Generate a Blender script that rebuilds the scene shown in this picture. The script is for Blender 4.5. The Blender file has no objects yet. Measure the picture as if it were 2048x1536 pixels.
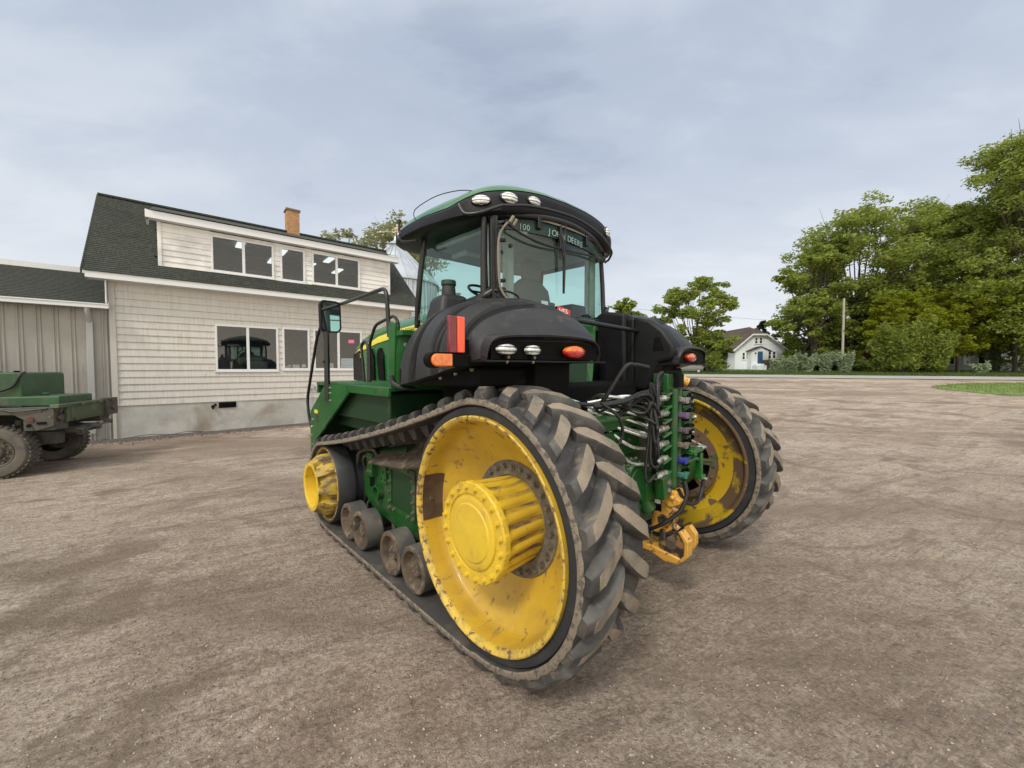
import bpy, math, random
import numpy as np
from mathutils import Vector, Matrix, noise as mnoise
R_ = math.radians
random.seed(7); RNG = np.random.default_rng(11)
sc = bpy.context.scene
col = sc.collection

# ---------------------------------------------------------------- camera
H_CAM = 1.55
cam_d = bpy.data.cameras.new('camera'); cam = bpy.data.objects.new('camera', cam_d); col.objects.link(cam)
cam_d.sensor_width = 36; cam_d.lens = 790/2048*36; cam_d.clip_end = 2000; cam_d.clip_start = 0.02
cam.location = (0, 0, H_CAM); cam.rotation_euler = (math.pi/2 - math.atan(30/790), 0, 0)
sc.camera = cam
sc.render.resolution_x = 1024; sc.render.resolution_y = 768
sc.view_settings.view_transform = 'Standard'; sc.view_settings.look = 'None'
sc.view_settings.gamma = 1; sc.view_settings.exposure = 0.35
sc.cycles.max_bounces = 8; sc.cycles.transparent_max_bounces = 16

# ---------------------------------------------------------------- sky + sun
SUN_EL, SUN_AZ = 48, 205      # degrees; azimuth clockwise from +Y, behind the photographer's left shoulder
w = bpy.data.worlds.new('World'); sc.world = w; w.use_nodes = True
nt = w.node_tree; N = nt.nodes; L = nt.links; N.clear()
out = N.new('ShaderNodeOutputWorld'); bg = N.new('ShaderNodeBackground'); L.new(bg.outputs[0], out.inputs[0])
sky = N.new('ShaderNodeTexSky'); sky.sky_type = 'NISHITA'; sky.sun_disc = False
sky.sun_elevation = R_(SUN_EL); sky.sun_rotation = R_(SUN_AZ); sky.air_density = 1.0; sky.dust_density = 3.0
tc = N.new('ShaderNodeTexCoord')
sep = N.new('ShaderNodeSeparateXYZ'); L.new(tc.outputs['Generated'], sep.inputs[0])
# project the direction onto a high cloud layer
zc = N.new('ShaderNodeMath'); zc.operation = 'MAXIMUM'; zc.inputs[1].default_value = 0.0; L.new(sep.outputs[2], zc.inputs[0])
za = N.new('ShaderNodeMath'); za.operation = 'ADD'; za.inputs[1].default_value = 0.22; L.new(zc.outputs[0], za.inputs[0])
dv = N.new('ShaderNodeVectorMath'); dv.operation = 'DIVIDE'
cb = N.new('ShaderNodeCombineXYZ'); [L.new(za.outputs[0], cb.inputs[i]) for i in range(3)]
L.new(tc.outputs['Generated'], dv.inputs[0]); L.new(cb.outputs[0], dv.inputs[1])
def wn(scale, detail, rough, stretch, rot=0, dist=0.0):
    mp = N.new('ShaderNodeMapping'); mp.inputs['Scale'].default_value = stretch; mp.inputs['Rotation'].default_value = (0, 0, R_(rot))
    L.new(dv.outputs[0], mp.inputs[0])
    n = N.new('ShaderNodeTexNoise'); n.inputs['Scale'].default_value = scale; n.inputs['Detail'].default_value = detail
    n.inputs['Roughness'].default_value = rough; n.inputs['Distortion'].default_value = dist
    L.new(mp.outputs[0], n.inputs['Vector']); return n
n1 = wn(1.9, 7, 0.56, (1, 1.7, 0), 38, 0.25); n2 = wn(0.55, 3, 0.5, (1, 1.6, 0), 20)
mx = N.new('ShaderNodeMix'); mx.data_type = 'FLOAT'; mx.inputs[0].default_value = 0.55
L.new(n1.outputs[0], mx.inputs[2]); L.new(n2.outputs[0], mx.inputs[3])
cr = N.new('ShaderNodeValToRGB'); L.new(mx.outputs[0], cr.inputs[0])
cr.color_ramp.interpolation = 'EASE'
e = cr.color_ramp.elements
e[0].position = 0.40; e[0].color = (0.365, 0.43, 0.55, 1)
e[1].position = 0.62; e[1].color = (0.58, 0.64, 0.72, 1)
m_ = e.new(0.495); m_.color = (0.465, 0.53, 0.64, 1)
# brighter towards the horizon, a little darker overhead
hz = N.new('ShaderNodeMapRange'); hz.inputs[1].default_value = 0.0; hz.inputs[2].default_value = 0.6
hz.inputs[3].default_value = 1.0; hz.inputs[4].default_value = 0.0
L.new(zc.outputs[0], hz.inputs[0])
hp = N.new('ShaderNodeMath'); hp.operation = 'POWER'; hp.inputs[1].default_value = 1.7; L.new(hz.outputs[0], hp.inputs[0])
mh = N.new('ShaderNodeMix'); mh.data_type = 'RGBA'; mh.inputs[7].default_value = (0.93, 0.935, 0.94, 1)
hm = N.new('ShaderNodeMath'); hm.operation = 'MULTIPLY'; hm.inputs[1].default_value = 0.95; L.new(hp.outputs[0], hm.inputs[0])
L.new(hm.outputs[0], mh.inputs[0]); L.new(cr.outputs[0], mh.inputs[6])
sm = N.new('ShaderNodeMix'); sm.data_type = 'RGBA'; sm.blend_type = 'ADD'; sm.inputs[0].default_value = 1
sk = N.new('ShaderNodeVectorMath'); sk.operation = 'SCALE'; sk.inputs['Scale'].default_value = 0.12
L.new(sky.outputs[0], sk.inputs[0])
cs = N.new('ShaderNodeVectorMath'); cs.operation = 'SCALE'; cs.inputs['Scale'].default_value = 7.9
# sky boosted overhead and behind the camera, out of view, as added warm fill
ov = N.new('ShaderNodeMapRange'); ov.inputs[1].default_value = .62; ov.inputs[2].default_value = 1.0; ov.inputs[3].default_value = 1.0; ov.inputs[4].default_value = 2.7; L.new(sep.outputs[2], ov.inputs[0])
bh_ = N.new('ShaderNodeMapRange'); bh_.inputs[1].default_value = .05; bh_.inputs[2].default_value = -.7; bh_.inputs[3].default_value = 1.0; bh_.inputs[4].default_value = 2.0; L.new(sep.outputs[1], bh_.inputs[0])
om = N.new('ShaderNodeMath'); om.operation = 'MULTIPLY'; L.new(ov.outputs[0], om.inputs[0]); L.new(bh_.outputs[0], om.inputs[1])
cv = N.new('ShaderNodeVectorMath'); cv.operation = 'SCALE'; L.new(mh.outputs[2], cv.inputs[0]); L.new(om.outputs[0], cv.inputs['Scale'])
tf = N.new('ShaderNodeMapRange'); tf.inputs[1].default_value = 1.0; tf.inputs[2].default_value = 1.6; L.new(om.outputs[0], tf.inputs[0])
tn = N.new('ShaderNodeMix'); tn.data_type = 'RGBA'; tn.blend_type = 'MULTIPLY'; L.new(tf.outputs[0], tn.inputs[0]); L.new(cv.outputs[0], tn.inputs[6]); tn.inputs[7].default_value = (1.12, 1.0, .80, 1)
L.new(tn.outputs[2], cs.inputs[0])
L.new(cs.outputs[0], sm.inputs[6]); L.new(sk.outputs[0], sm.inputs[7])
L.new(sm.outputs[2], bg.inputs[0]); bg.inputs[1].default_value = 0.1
sd = bpy.data.lights.new('sun', 'SUN'); so = bpy.data.objects.new('sun', sd); col.objects.link(so)
sd.energy = 1.5; sd.angle = R_(10); sd.color = (1.0, 0.93, 0.82)
az = R_(SUN_AZ); el = R_(SUN_EL)
sdir = Vector((math.sin(az)*math.cos(el), math.cos(az)*math.cos(el), math.sin(el)))
so.rotation_euler = sdir.to_track_quat('Z', 'Y').to_euler(); so.location = sdir*60

# ---------------------------------------------------------------- tags
def tag(o, label=None, cat=None, group=None, kind=None):
    if label: o['label'] = label
    if cat: o['category'] = cat
    if group: o['group'] = group
    if kind: o['kind'] = kind
    return o
def empty(name, loc=(0, 0, 0), rz=0, label=None, cat=None, group=None):
    o = bpy.data.objects.new(name, None); col.objects.link(o)
    o.location = loc; o.rotation_euler = (0, 0, rz); o.empty_display_size = 0.2
    return tag(o, label, cat, group)

# ---------------------------------------------------------------- mesh builder
class MB:
    def __init__(s): s.v = []; s.f = []; s.m = []; s.off = Vector((0, 0, 0))
    def add(s, vs, fs, m=0):
        b = len(s.v); s.v += [tuple(v) for v in vs]
        for f in fs: s.f.append(tuple(b+i for i in f)); s.m.append(m)
    def box(s, lo, hi, m=0, M=None):
        x0, y0, z0 = lo; x1, y1, z1 = hi
        vs = [Vector(p) for p in ((x0,y0,z0),(x1,y0,z0),(x1,y1,z0),(x0,y1,z0),(x0,y0,z1),(x1,y0,z1),(x1,y1,z1),(x0,y1,z1))]
        if M is not None: vs = [M @ v for v in vs]
        s.add(vs, [(0,3,2,1),(4,5,6,7),(0,1,5,4),(1,2,6,5),(2,3,7,6),(3,0,4,7)], m)
    def frame(s, d):
        d = Vector(d).normalized(); a = Vector((0, 0, 1)) if abs(d.z) < .95 else Vector((1, 0, 0))
        u = d.cross(a).normalized(); return u, d.cross(u).normalized()
    def cyl(s, a, b, r0, r1=None, n=12, m=0, caps=True, ph=0):
        a = Vector(a); b = Vector(b); r1 = r0 if r1 is None else r1
        u, v = s.frame(b-a)
        vs = [a+(u*math.cos(ph+2*math.pi*i/n)+v*math.sin(ph+2*math.pi*i/n))*r0 for i in range(n)] + \
             [b+(u*math.cos(ph+2*math.pi*i/n)+v*math.sin(ph+2*math.pi*i/n))*r1 for i in range(n)]
        fs = [(i, (i+1) % n, n+(i+1) % n, n+i) for i in range(n)]
        if caps: fs += [tuple(range(n-1, -1, -1)), tuple(range(n, 2*n))]
        s.add(vs, fs, m)
    def tube(s, pts, r, n=8, m=0, rr=None):
        pts = [Vector(p) for p in pts]; k = len(pts); vs = []; pu = None
        for i, p in enumerate(pts):
            d = (pts[min(i+1, k-1)] - pts[max(i-1, 0)]).normalized()
            if pu is None: u, v = s.frame(d)
            else:
                u = (pu - d*pu.dot(d)); u = u.normalized() if u.length > 1e-6 else s.frame(d)[0]; v = d.cross(u)
            pu = u; q = rr[i] if rr else r
            vs += [p+(u*math.cos(2*math.pi*j/n)+v*math.sin(2*math.pi*j/n))*q for j in range(n)]
        fs = [(i*n+j, i*n+(j+1) % n, (i+1)*n+(j+1) % n, (i+1)*n+j) for i in range(k-1) for j in range(n)]
        fs += [tuple(range(n-1, -1, -1)), tuple(range((k-1)*n, k*n))]
        s.add(vs, fs, m)
    def lathe_x(s, prof, cy, cz, n=48, m=0, ms=None, rad=None, closed=False):
        """profile [(x, R)] revolved about the x axis through (cy, cz)"""
        vs = []
        for (x, R) in prof:
            for i in range(n):
                t = 2*math.pi*i/n; q = rad(x, R, t) if rad else R
                vs.append((x, cy+q*math.cos(t), cz+q*math.sin(t)))
        b = len(s.v); s.v += vs; k = len(prof)
        rows = k if closed else k-1
        for j in range(rows):
            for i in range(n):
                a0 = j*n+i; a1 = j*n+(i+1) % n; c0 = ((j+1) % k)*n+i; c1 = ((j+1) % k)*n+(i+1) % n
                s.f.append((b+a0, b+c0, b+c1, b+a1)); s.m.append(ms[j] if ms else m)
    def bolt(s, c, axis, r=.012, l=.012, m=0):
        c = Vector(c); axis = Vector(axis).normalized(); s.cyl(c-axis*.003, c+axis*l*.35, r*1.35, n=10, m=m)
        s.cyl(c, c+axis*l, r, r*.9, n=6, m=m)
    def prism(s, poly, axis, a0, a1, m=0):
        """poly: 2D points; axis 0/1/2 = extrusion axis; other two axes in order"""
        def P(p, a):
            q = [p[0], p[1]]; q.insert(axis, a); return q
        n = len(poly); vs = [P(p, a0) for p in poly]+[P(p, a1) for p in poly]
        fs = [tuple(range(n)), tuple(range(2*n-1, n-1, -1))] + [(i, n+i, n+(i+1) % n, (i+1) % n) for i in range(n)]
        s.add(vs, fs, m)
    def grid(s, rows, m=0, closeu=False):
        k = len(rows); n = len(rows[0]); b = len(s.v)
        for r in rows: s.v += [tuple(p) for p in r]
        for j in range(k-1):
            for i in range(n if closeu else n-1):
                s.f.append((b+j*n+i, b+j*n+(i+1) % n, b+(j+1)*n+(i+1) % n, b+(j+1)*n+i)); s.m.append(m)
    def build(s, name, mats, parent=None, ang=35, bevel=0, seg=2, solid=0, recalc=True, sub=0, loc=None):
        me = bpy.data.meshes.new(name); me.from_pydata(s.v, [], s.f); 
        if not isinstance(mats, (list, tuple)): mats = [mats]
        for mt in mats: me.materials.append(mt)
        me.polygons.foreach_set('material_index', s.m)
        if recalc:
            import bmesh
            bm = bmesh.new(); bm.from_mesh(me); bmesh.ops.recalc_face_normals(bm, faces=bm.faces); bm.to_mesh(me); bm.free()
        if ang and not solid:
            me.polygons.foreach_set('use_smooth', [True]*len(me.polygons)); me.set_sharp_from_angle(angle=R_(ang))
        me.update()
        o = bpy.data.objects.new(name, me); col.objects.link(o)
        if parent is not None: o.parent = parent
        if loc is not None: o.location = loc
        if solid:
            md = o.modifiers.new('solid', 'SOLIDIFY'); md.thickness = solid; md.offset = 0
        if bevel:
            md = o.modifiers.new('bevel', 'BEVEL'); md.width = bevel; md.segments = seg; md.limit_method = 'ANGLE'; md.angle_limit = R_(35)
            md.harden_normals = False
        if sub:
            md = o.modifiers.new('sub', 'SUBSURF'); md.levels = sub; md.render_levels = sub
        return o
def copy_tree(o, parent=None):
    c = o.copy(); col.objects.link(c); c.parent = parent
    for ch in list(o.children): copy_tree(ch, c)
    return c
def bez(pts, n=10):
    """Catmull-Rom through the points"""
    P = [Vector(p) for p in pts]; P = [2*P[0]-P[1]]+P+[2*P[-1]-P[-2]]; o = []
    for i in range(1, len(P)-2):
        for k in range(n):
            t = k/n; a, b, c, d = P[i-1], P[i], P[i+1], P[i+2]
            o.append(.5*((2*b)+(c-a)*t+(2*a-5*b+4*c-d)*t*t+(3*b-a-3*c+d)*t**3))
    return o+[P[-2]]
def fillet(pts, r=.06, n=5):
    """round the inner corners of a polyline"""
    P = [Vector(p) for p in pts]; o = [P[0]]
    for i in range(1, len(P)-1):
        a, b, c = P[i-1], P[i], P[i+1]
        ra = min(r, (a-b).length*.45, (c-b).length*.45); p = b+(a-b).normalized()*ra; q = b+(c-b).normalized()*ra
        for k in range(n+1):
            t = k/n; o.append(p*(1-t)**2+b*2*t*(1-t)+q*t*t)
    return o+[P[-1]]

# ---------------------------------------------------------------- materials
def mat(name, c, rough=.6, metal=0, c2=None, sc2=4, f2=(.42, .62), dirt=None, dsc=6, dr=(.5, .7), drough=.9, bump=0, bsc=60, coat=0,
        spec=.5, stretch=(1, 1, 1), dstretch=(1, 1, 1), detail=6, fine=0, up=None):
    """procedural surface: two base tones by noise, a dirt layer with edges of its own, fine bump"""
    m = bpy.data.materials.new(name); m.use_nodes = True; nt = m.node_tree; N = nt.nodes; L = nt.links
    b = N['Principled BSDF']; tc = N.new('ShaderNodeTexCoord')
    def nz(scale, st=(1, 1, 1), det=detail, dist=0):
        mp = N.new('ShaderNodeMapping'); mp.inputs['Scale'].default_value = st; L.new(tc.outputs['Object'], mp.inputs[0])
        n = N.new('ShaderNodeTexNoise'); n.inputs['Scale'].default_value = scale; n.inputs['Detail'].default_value = det
        n.inputs['Roughness'].default_value = .6; n.inputs['Distortion'].default_value = dist; L.new(mp.outputs[0], n.inputs['Vector']); return n
    def ramp(src, lo, hi):
        r = N.new('ShaderNodeMapRange'); r.inputs[1].default_value = lo; r.inputs[2].default_value = hi
        r.interpolation_type = 'SMOOTHSTEP'; L.new(src, r.inputs[0]); return r.outputs[0]
    def mixc(f, a, bb):
        x = N.new('ShaderNodeMix'); x.data_type = 'RGBA'
        if isinstance(f, float): x.inputs[0].default_value = f
        else: L.new(f, x.inputs[0])
        for i, q in ((6, a), (7, bb)):
            if isinstance(q, tuple): x.inputs[i].default_value = (*q, 1)
            else: L.new(q, x.inputs[i])
        return x.outputs[2]
    cur = c
    if c2 is not None: cur = mixc(ramp(nz(sc2, stretch).outputs[0], *f2), c, c2)
    if fine:
        n = nz(220, (1, 1, 1), 3); k = N.new('ShaderNodeMapRange'); k.inputs[1].default_value = .3; k.inputs[2].default_value = .7
        k.inputs[3].default_value = 1-fine; k.inputs[4].default_value = 1+fine; L.new(n.outputs[0], k.inputs[0])
        x = N.new('ShaderNodeVectorMath'); x.operation = 'SCALE'
        if isinstance(cur, tuple): x.inputs[0].default_value = cur
        else: L.new(cur, x.inputs[0])
        L.new(k.outputs[0], x.inputs['Scale']); cur = x.outputs[0]
    rg = rough
    if dirt is not None:
        d = ramp(nz(dsc, dstretch, 9, .4).outputs[0], *dr)
        cur = mixc(d, cur, dirt)
        r = N.new('ShaderNodeMix'); r.data_type = 'FLOAT'; L.new(d, r.inputs[0]); r.inputs[2].default_value = rough; r.inputs[3].default_value = drough; rg = r.outputs[0]
    if isinstance(cur, tuple): b.inputs['Base Color'].default_value = (*cur, 1)
    else: L.new(cur, b.inputs['Base Color'])
    if isinstance(rg, (float, int)): b.inputs['Roughness'].default_value = rg
    else: L.new(rg, b.inputs['Roughness'])
    b.inputs['Metallic'].default_value = metal; b.inputs['Coat Weight'].default_value = coat; b.inputs['Specular IOR Level'].default_value = spec
    if bump:
        n = nz(bsc, stretch if stretch != (1, 1, 1) else (1, 1, 1), 5); bp = N.new('ShaderNodeBump'); bp.inputs['Strength'].default_value = bump; bp.inputs['Distance'].default_value = .01
        L.new(n.outputs[0], bp.inputs['Height']); L.new(bp.outputs[0], b.inputs['Normal'])
    return m
def glass(name, tint, rough=0.0, ior=1.5, dark=None, refl=1.0):
    m = bpy.data.materials.new(name); m.use_nodes = True; nt = m.node_tree; N = nt.nodes; L = nt.links; N.clear()
    o = N.new('ShaderNodeOutputMaterial'); t = N.new('ShaderNodeBsdfTransparent'); t.inputs[0].default_value = (*tint, 1)
    g = N.new('ShaderNodeBsdfGlossy'); g.inputs['Roughness'].default_value = rough; g.inputs[0].default_value = (refl, refl, refl, 1)
    # Schlick reflectance, the same from either side of the sheet
    lw = N.new('ShaderNodeLayerWeight'); lw.inputs[0].default_value = .5; pw = N.new('ShaderNodeMath'); pw.operation = 'POWER'; pw.inputs[1].default_value = 5; L.new(lw.outputs['Facing'], pw.inputs[0])
    f = N.new('ShaderNodeMath'); f.operation = 'MULTIPLY_ADD'; r0 = ((ior-1)/(ior+1))**2*1.7; f.inputs[1].default_value = 1-r0; f.inputs[2].default_value = r0; L.new(pw.outputs[0], f.inputs[0]); x = N.new('ShaderNodeMixShader')
    L.new(f.outputs[0], x.inputs[0]); L.new(t.outputs[0], x.inputs[1]); L.new(g.outputs[0], x.inputs[2]); L.new(x.outputs[0], o.inputs[0])
    return m
def emis(name, c, s):
    m = bpy.data.materials.new(name); m.use_nodes = True; b = m.node_tree.nodes['Principled BSDF']
    b.inputs['Base Color'].default_value = (.6, .6, .6, 1); b.inputs['Emission Color'].default_value = (*c, 1); b.inputs['Emission Strength'].default_value = s
    return m
def text_mesh(body, size, name, mt, parent, M, ext=.002, align='LEFT', sx=1.0):
    cu = bpy.data.curves.new('letters', 'FONT'); cu.body = body; cu.size = size; cu.extrude = ext; cu.align_x = align
    cu.resolution_u = 3
    t = bpy.data.objects.new('letters', cu); col.objects.link(t)
    dg = bpy.context.evaluated_depsgraph_get(); me = bpy.data.meshes.new_from_object(t.evaluated_get(dg)); bpy.data.objects.remove(t)
    me.transform(M @ Matrix.Diagonal((sx, 1, 1, 1))); me.materials.clear(); me.materials.append(mt)
    o = bpy.data.objects.new(name, me); col.objects.link(o); o.parent = parent; return o

MUD = (.17, .125, .085)
M = dict(
 green=mat('green_paint', (.009, .085, .014), .34, c2=(.012, .105, .018), sc2=3, dirt=(.06, .075, .04), dsc=5, dr=(.56, .80), coat=.3, bump=.02, bsc=40),
 greenmud=mat('green_paint_muddy', (.008, .068, .012), .42, c2=(.010, .082, .015), sc2=3, dirt=(.07, .065, .04), dsc=4, dr=(.50, .72), bump=.05),
 hoodgreen=mat('hood_green', (.014, .125, .028), .22, coat=.5, dirt=(.03, .10, .04), dsc=3, dr=(.5, .8)),
 darkgreen=mat('dark_green', (.005, .035, .009), .5, dirt=(.03, .035, .02), dsc=5, dr=(.55, .8)),
 yellow=mat('wheel_yellow', (.55, .35, .024), .45, c2=(.43, .265, .032), sc2=3.5, f2=(.38, .66), dirt=(.22, .14, .05), dsc=18, dr=(.575, .67), dstretch=(.35, 1, 1), bump=.04, bsc=30, coat=.15),
 yellowclean=mat('yellow_paint', (.66, .455, .032), .42, c2=(.58, .39, .035), sc2=4, dirt=(.32, .21, .05), dsc=12, dr=(.55, .75), coat=.2, bump=.03, bsc=30),
 yellowmud=mat('muddy_yellow', (.50, .34, .03), .6, c2=(.34, .23, .045), sc2=7, dirt=(.14, .10, .06), dsc=11, dr=(.42, .60), bump=.15, bsc=50, dstretch=(.6, 1.6, 1.6)),
 yellowrim=mat('worn_rim_yellow', (.58, .40, .05), .5, c2=(.42, .30, .07), sc2=14, dirt=(.16, .09, .05), dsc=26, dr=(.52, .62), bump=.12, bsc=80),
 farwheel=mat('mud_caked_yellow', (.42, .29, .015), .45, dirt=(.105, .065, .033), dsc=3.2, dr=(.46, .53), bump=.2, bsc=18, dstretch=(.5, 1, 1)),
 faryellow=mat('mud_brushed_yellow', (.52, .34, .018), .45, dirt=(.14, .09, .04), dsc=9, dr=(.53, .59), bump=.15, bsc=20, dstretch=(.4, 1, 1.2)),
 farhub=mat('mud_caked_green', (.012, .085, .018), .5, dirt=(.12, .078, .045), dsc=3.5, dr=(.40, .50), bump=.15, bsc=20),
 brown=mat('dried_mud', (.062, .036, .019), .9, c2=(.095, .06, .034), sc2=8, bump=.3, bsc=30),
 rust=mat('rusty_mud', (.10, .070, .048), .9, c2=(.055, .04, .03), sc2=9, dirt=(.17, .135, .10), dsc=14, dr=(.5, .65), bump=.3, bsc=60),
 rubber=mat('worn_rubber', (.036, .035, .035), .58, c2=(.080, .074, .068), sc2=6, f2=(.42, .66), dirt=(.19, .155, .115), dsc=11, dr=(.54, .78), bump=.25, bsc=45, fine=.12),
 lugtop=mat('mud_polished_lug', (.235, .192, .145), .75, c2=(.165, .137, .105), sc2=7, dirt=(.085, .075, .065), dsc=14, dr=(.58, .72), bump=.15, bsc=70, fine=.15),
 beltedge=mat('frayed_belt_edge', (.20, .165, .125), .85, c2=(.085, .075, .065), sc2=34, f2=(.48, .60), bump=.5, bsc=120, fine=.2),
 beltin=mat('belt_inner', (.055, .052, .050), .7, c2=(.12, .10, .08), sc2=5, f2=(.5, .7), bump=.1),
 tyre=mat('smooth_rubber', (.022, .024, .028), .55, c2=(.05, .05, .05), sc2=5, f2=(.5, .75), bump=.08, fine=.1),
 rollrub=mat('dusty_roller_rubber', (.065, .066, .064), .7, c2=(.11, .103, .092), sc2=6, dirt=(.22, .17, .13), dsc=12, dr=(.6, .75), bump=.2, bsc=60),
 plastic=mat('black_plastic', (.018, .018, .0195), .46, c2=(.025, .025, .027), sc2=3, dirt=(.10, .094, .085), dsc=8, dr=(.57, .80), bump=.15, bsc=320, spec=.35),
 plasticin=mat('black_plastic_clean', (.007, .007, .0085), .5, spec=.25, c2=(.012, .012, .014), sc2=3, bump=.05, bsc=200),
 black=mat('black_paint', (.010, .010, .011), .35, dirt=(.06, .055, .05), dsc=12, dr=(.62, .8)),
 void=mat('grimy_black', (.003, .003, .003), .7, dirt=(.016, .014, .012), dsc=6, dr=(.55, .75), spec=.15),
 hose=mat('rubber_hose', (.008, .008, .009), .5, dirt=(.04, .034, .028), dsc=20, dr=(.6, .75)),
 banddark=mat('tinted_band', (.004, .022, .016), .25),
 chrome=mat('bright_pipe', (.80, .80, .77), .22, .85, c2=(.6, .6, .57), sc2=12),
 steel=mat('zinc_steel', (.72, .71, .68), .30, .75, c2=(.35, .33, .29), sc2=20, dirt=(.16, .13, .10), dsc=30, dr=(.5, .65)),
 bolt=mat('dull_bolt', (.22, .20, .17), .5, .6, dirt=(.12, .10, .08), dsc=40, dr=(.45, .6)),
 cast=mat('cast_grey', (.14, .125, .10), .7, c2=(.10, .09, .075), sc2=10, dirt=(.20, .16, .11), dsc=18, dr=(.5, .62), bump=.2, bsc=60),
 hitch=mat('hitch_yellow', (.60, .33, .06), .4, c2=(.50, .26, .05), sc2=8, dirt=(.12, .07, .04), dsc=26, dr=(.57, .66), bump=.1, bsc=50),
 hitchworn=mat('worn_hitch', (.05, .045, .042), .45, .3, dirt=(.30, .16, .06), dsc=14, dr=(.5, .62), bump=.1),
 amber=mat('amber_lens', (.80, .20, .01), .15, c2=(.65, .13, .01), sc2=25, coat=1),
 redl=mat('red_lens', (.55, .012, .012), .18, c2=(.35, .008, .01), sc2=30, coat=1),
 orange=mat('orange_reflector', (.95, .10, .03), .3, coat=.6),
 darkred=mat('dark_red_reflector', (.20, .006, .012), .3, c2=(.14, .005, .01), sc2=40, coat=.6),
 trimgrey=mat('cab_trim', (.36, .39, .39), .7, c2=(.30, .33, .33), sc2=3),
 fabric=mat('seat_fabric', (.085, .10, .12), .85, bump=.2, bsc=200),
 fabric2=mat('seat_fabric_grey', (.12, .135, .14), .85, bump=.2, bsc=200),
 cabglass=glass('cab_glass', (.72, .90, .85), ior=1.45),
 mirrorm=mat('mirror_silver', (.60, .70, .68), .03, 1.0),
 white=mat('white_letters', (.80, .85, .82), .5),
 tape=mat('tan_tape', (.19, .165, .125), .7, c2=(.2, .17, .13), sc2=30),
 stripe=mat('hood_yellow', (.78, .66, .05), .3, coat=.5),
)
def lens_mat(name):
    m = bpy.data.materials.new(name); m.use_nodes = True; nt = m.node_tree; N = nt.nodes; L = nt.links; b = N['Principled BSDF']
    tc = N.new('ShaderNodeTexCoord'); wv = N.new('ShaderNodeTexWave'); wv.bands_direction = 'Z'; wv.inputs['Scale'].default_value = 14; wv.inputs['Distortion'].default_value = 1.5
    wv.inputs['Detail'].default_value = 3; wv.inputs['Detail Scale'].default_value = 6
    L.new(tc.outputs['Object'], wv.inputs[0]); r = N.new('ShaderNodeValToRGB'); r.color_ramp.elements[0].color = (.16, .17, .17, 1); r.color_ramp.elements[1].color = (.86, .87, .84, 1)
    r.color_ramp.elements[0].position = .12; r.color_ramp.elements[1].position = .5
    L.new(wv.outputs[0], r.inputs[0]); L.new(r.outputs[0], b.inputs['Base Color']); b.inputs['Metallic'].default_value = .35; b.inputs['Roughness'].default_value = .22
    b.inputs['Coat Weight'].default_value = 1
    bp = N.new('ShaderNodeBump'); bp.inputs['Strength'].default_value = .5; bp.inputs['Distance'].default_value = .004; L.new(wv.outputs[0], bp.inputs['Height']); L.new(bp.outputs[0], b.inputs['Normal'])
    return m
M['lens'] = lens_mat('lamp_lens')
# ================================================================ TRACKED TRACTOR
# tractor space: x = metres to the right of the left belt's outer edge, y = forward of the drive axle, z = height
A_T = R_(43.0); OT = Vector((-0.187, 1.966, 0)); RT = Vector((math.cos(A_T), math.sin(A_T), 0)); FT = Vector((-math.sin(A_T), math.cos(A_T), 0))
TC = (1.35, 1.2)
tractor = empty('tracked_tractor', OT+RT*TC[0]+FT*TC[1], A_T, 'large green and yellow farm tractor on rubber tracks standing on the gravel yard', 'tractor')
TL = (-TC[0], -TC[1], 0)
def T(mb, name, mats, parent=None, **k):
    """part of the tractor; sub-parts inherit the offset from their part"""
    if parent is None: return mb.build(name, mats, tractor, loc=TL, **k)
    return mb.build(name, mats, parent, **k)
def mir(x): return 2.70-x

# ---- belt path (outer carcass line) --------------------------------
WC = (0.0, .731); WR = .672; IC = (2.37, .458); IR = .402
def belt_path():
    # tangents: top outer; bottom flat
    d = Vector((IC[0]-WC[0], IC[1]-WC[1])); dist = d.length; th = math.atan2(d.y, d.x); al = math.acos((WR-IR)/dist)
    ta = th+al                                                    # top tangent direction angle
    zb = .042
    pts = []
    # rear wheel: from bottom (angle -90) going rear (180) to top tangent angle ta: decreasing angle from 270 to ta
    a0 = 270.; a1 = math.degrees(ta)
    n = 60
    for i in range(n+1):
        a = R_(a0+(a1-a0)*i/n); pts.append((WC[0]+WR*math.cos(a), max(zb, WC[1]+WR*math.sin(a))))
    p0 = Vector(pts[-1]); p1 = Vector((IC[0]+IR*math.cos(ta), IC[1]+IR*math.sin(ta)))
    for i in range(1, 40):
        t = i/40; p = p0.lerp(p1, t); pts.append((p.x, p.y-.045*4*t*(1-t)))
    n = 40
    for i in range(n+1):
        a = ta+(R_(-90)-ta)*i/n; pts.append((IC[0]+IR*math.cos(a), max(zb, IC[1]+IR*math.sin(a))))
    for i in range(1, 40):
        t = i/40; pts.append((IC[0]+(WC[0]-IC[0])*t, zb))
    return pts
BP = [Vector(p) for p in belt_path()]
BN = len(BP); BL = [0]
for i in range(BN): BL.append(BL[-1]+(BP[(i+1) % BN]-BP[i]).length)
BTOT = BL[-1]
import bisect
def bpos(s):
    s %= BTOT; i = min(bisect.bisect_right(BL, s)-1, BN-1); seg = BL[i+1]-BL[i]; t = (s-BL[i])/max(seg, 1e-9)
    def tn(k):
        d = (BP[(k+1) % BN]-BP[(k-1) % BN]).normalized(); return d
    p = BP[i].lerp(BP[(i+1) % BN], t); d = tn(i).lerp(tn((i+1) % BN), t).normalized()
    return p, Vector((-d.y, d.x)) # travelling clockwise seen from the left: outward normal
_p, _n = bpos(BTOT*.1)
NS = 1 if (_p+_n*.1-Vector(WC)).length > (_p-Vector(WC)).length else -1
def bp3(x, s, h):
    p, n = bpos(s); q = p+n*NS*h; return (x, q.x, q.y)
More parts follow.
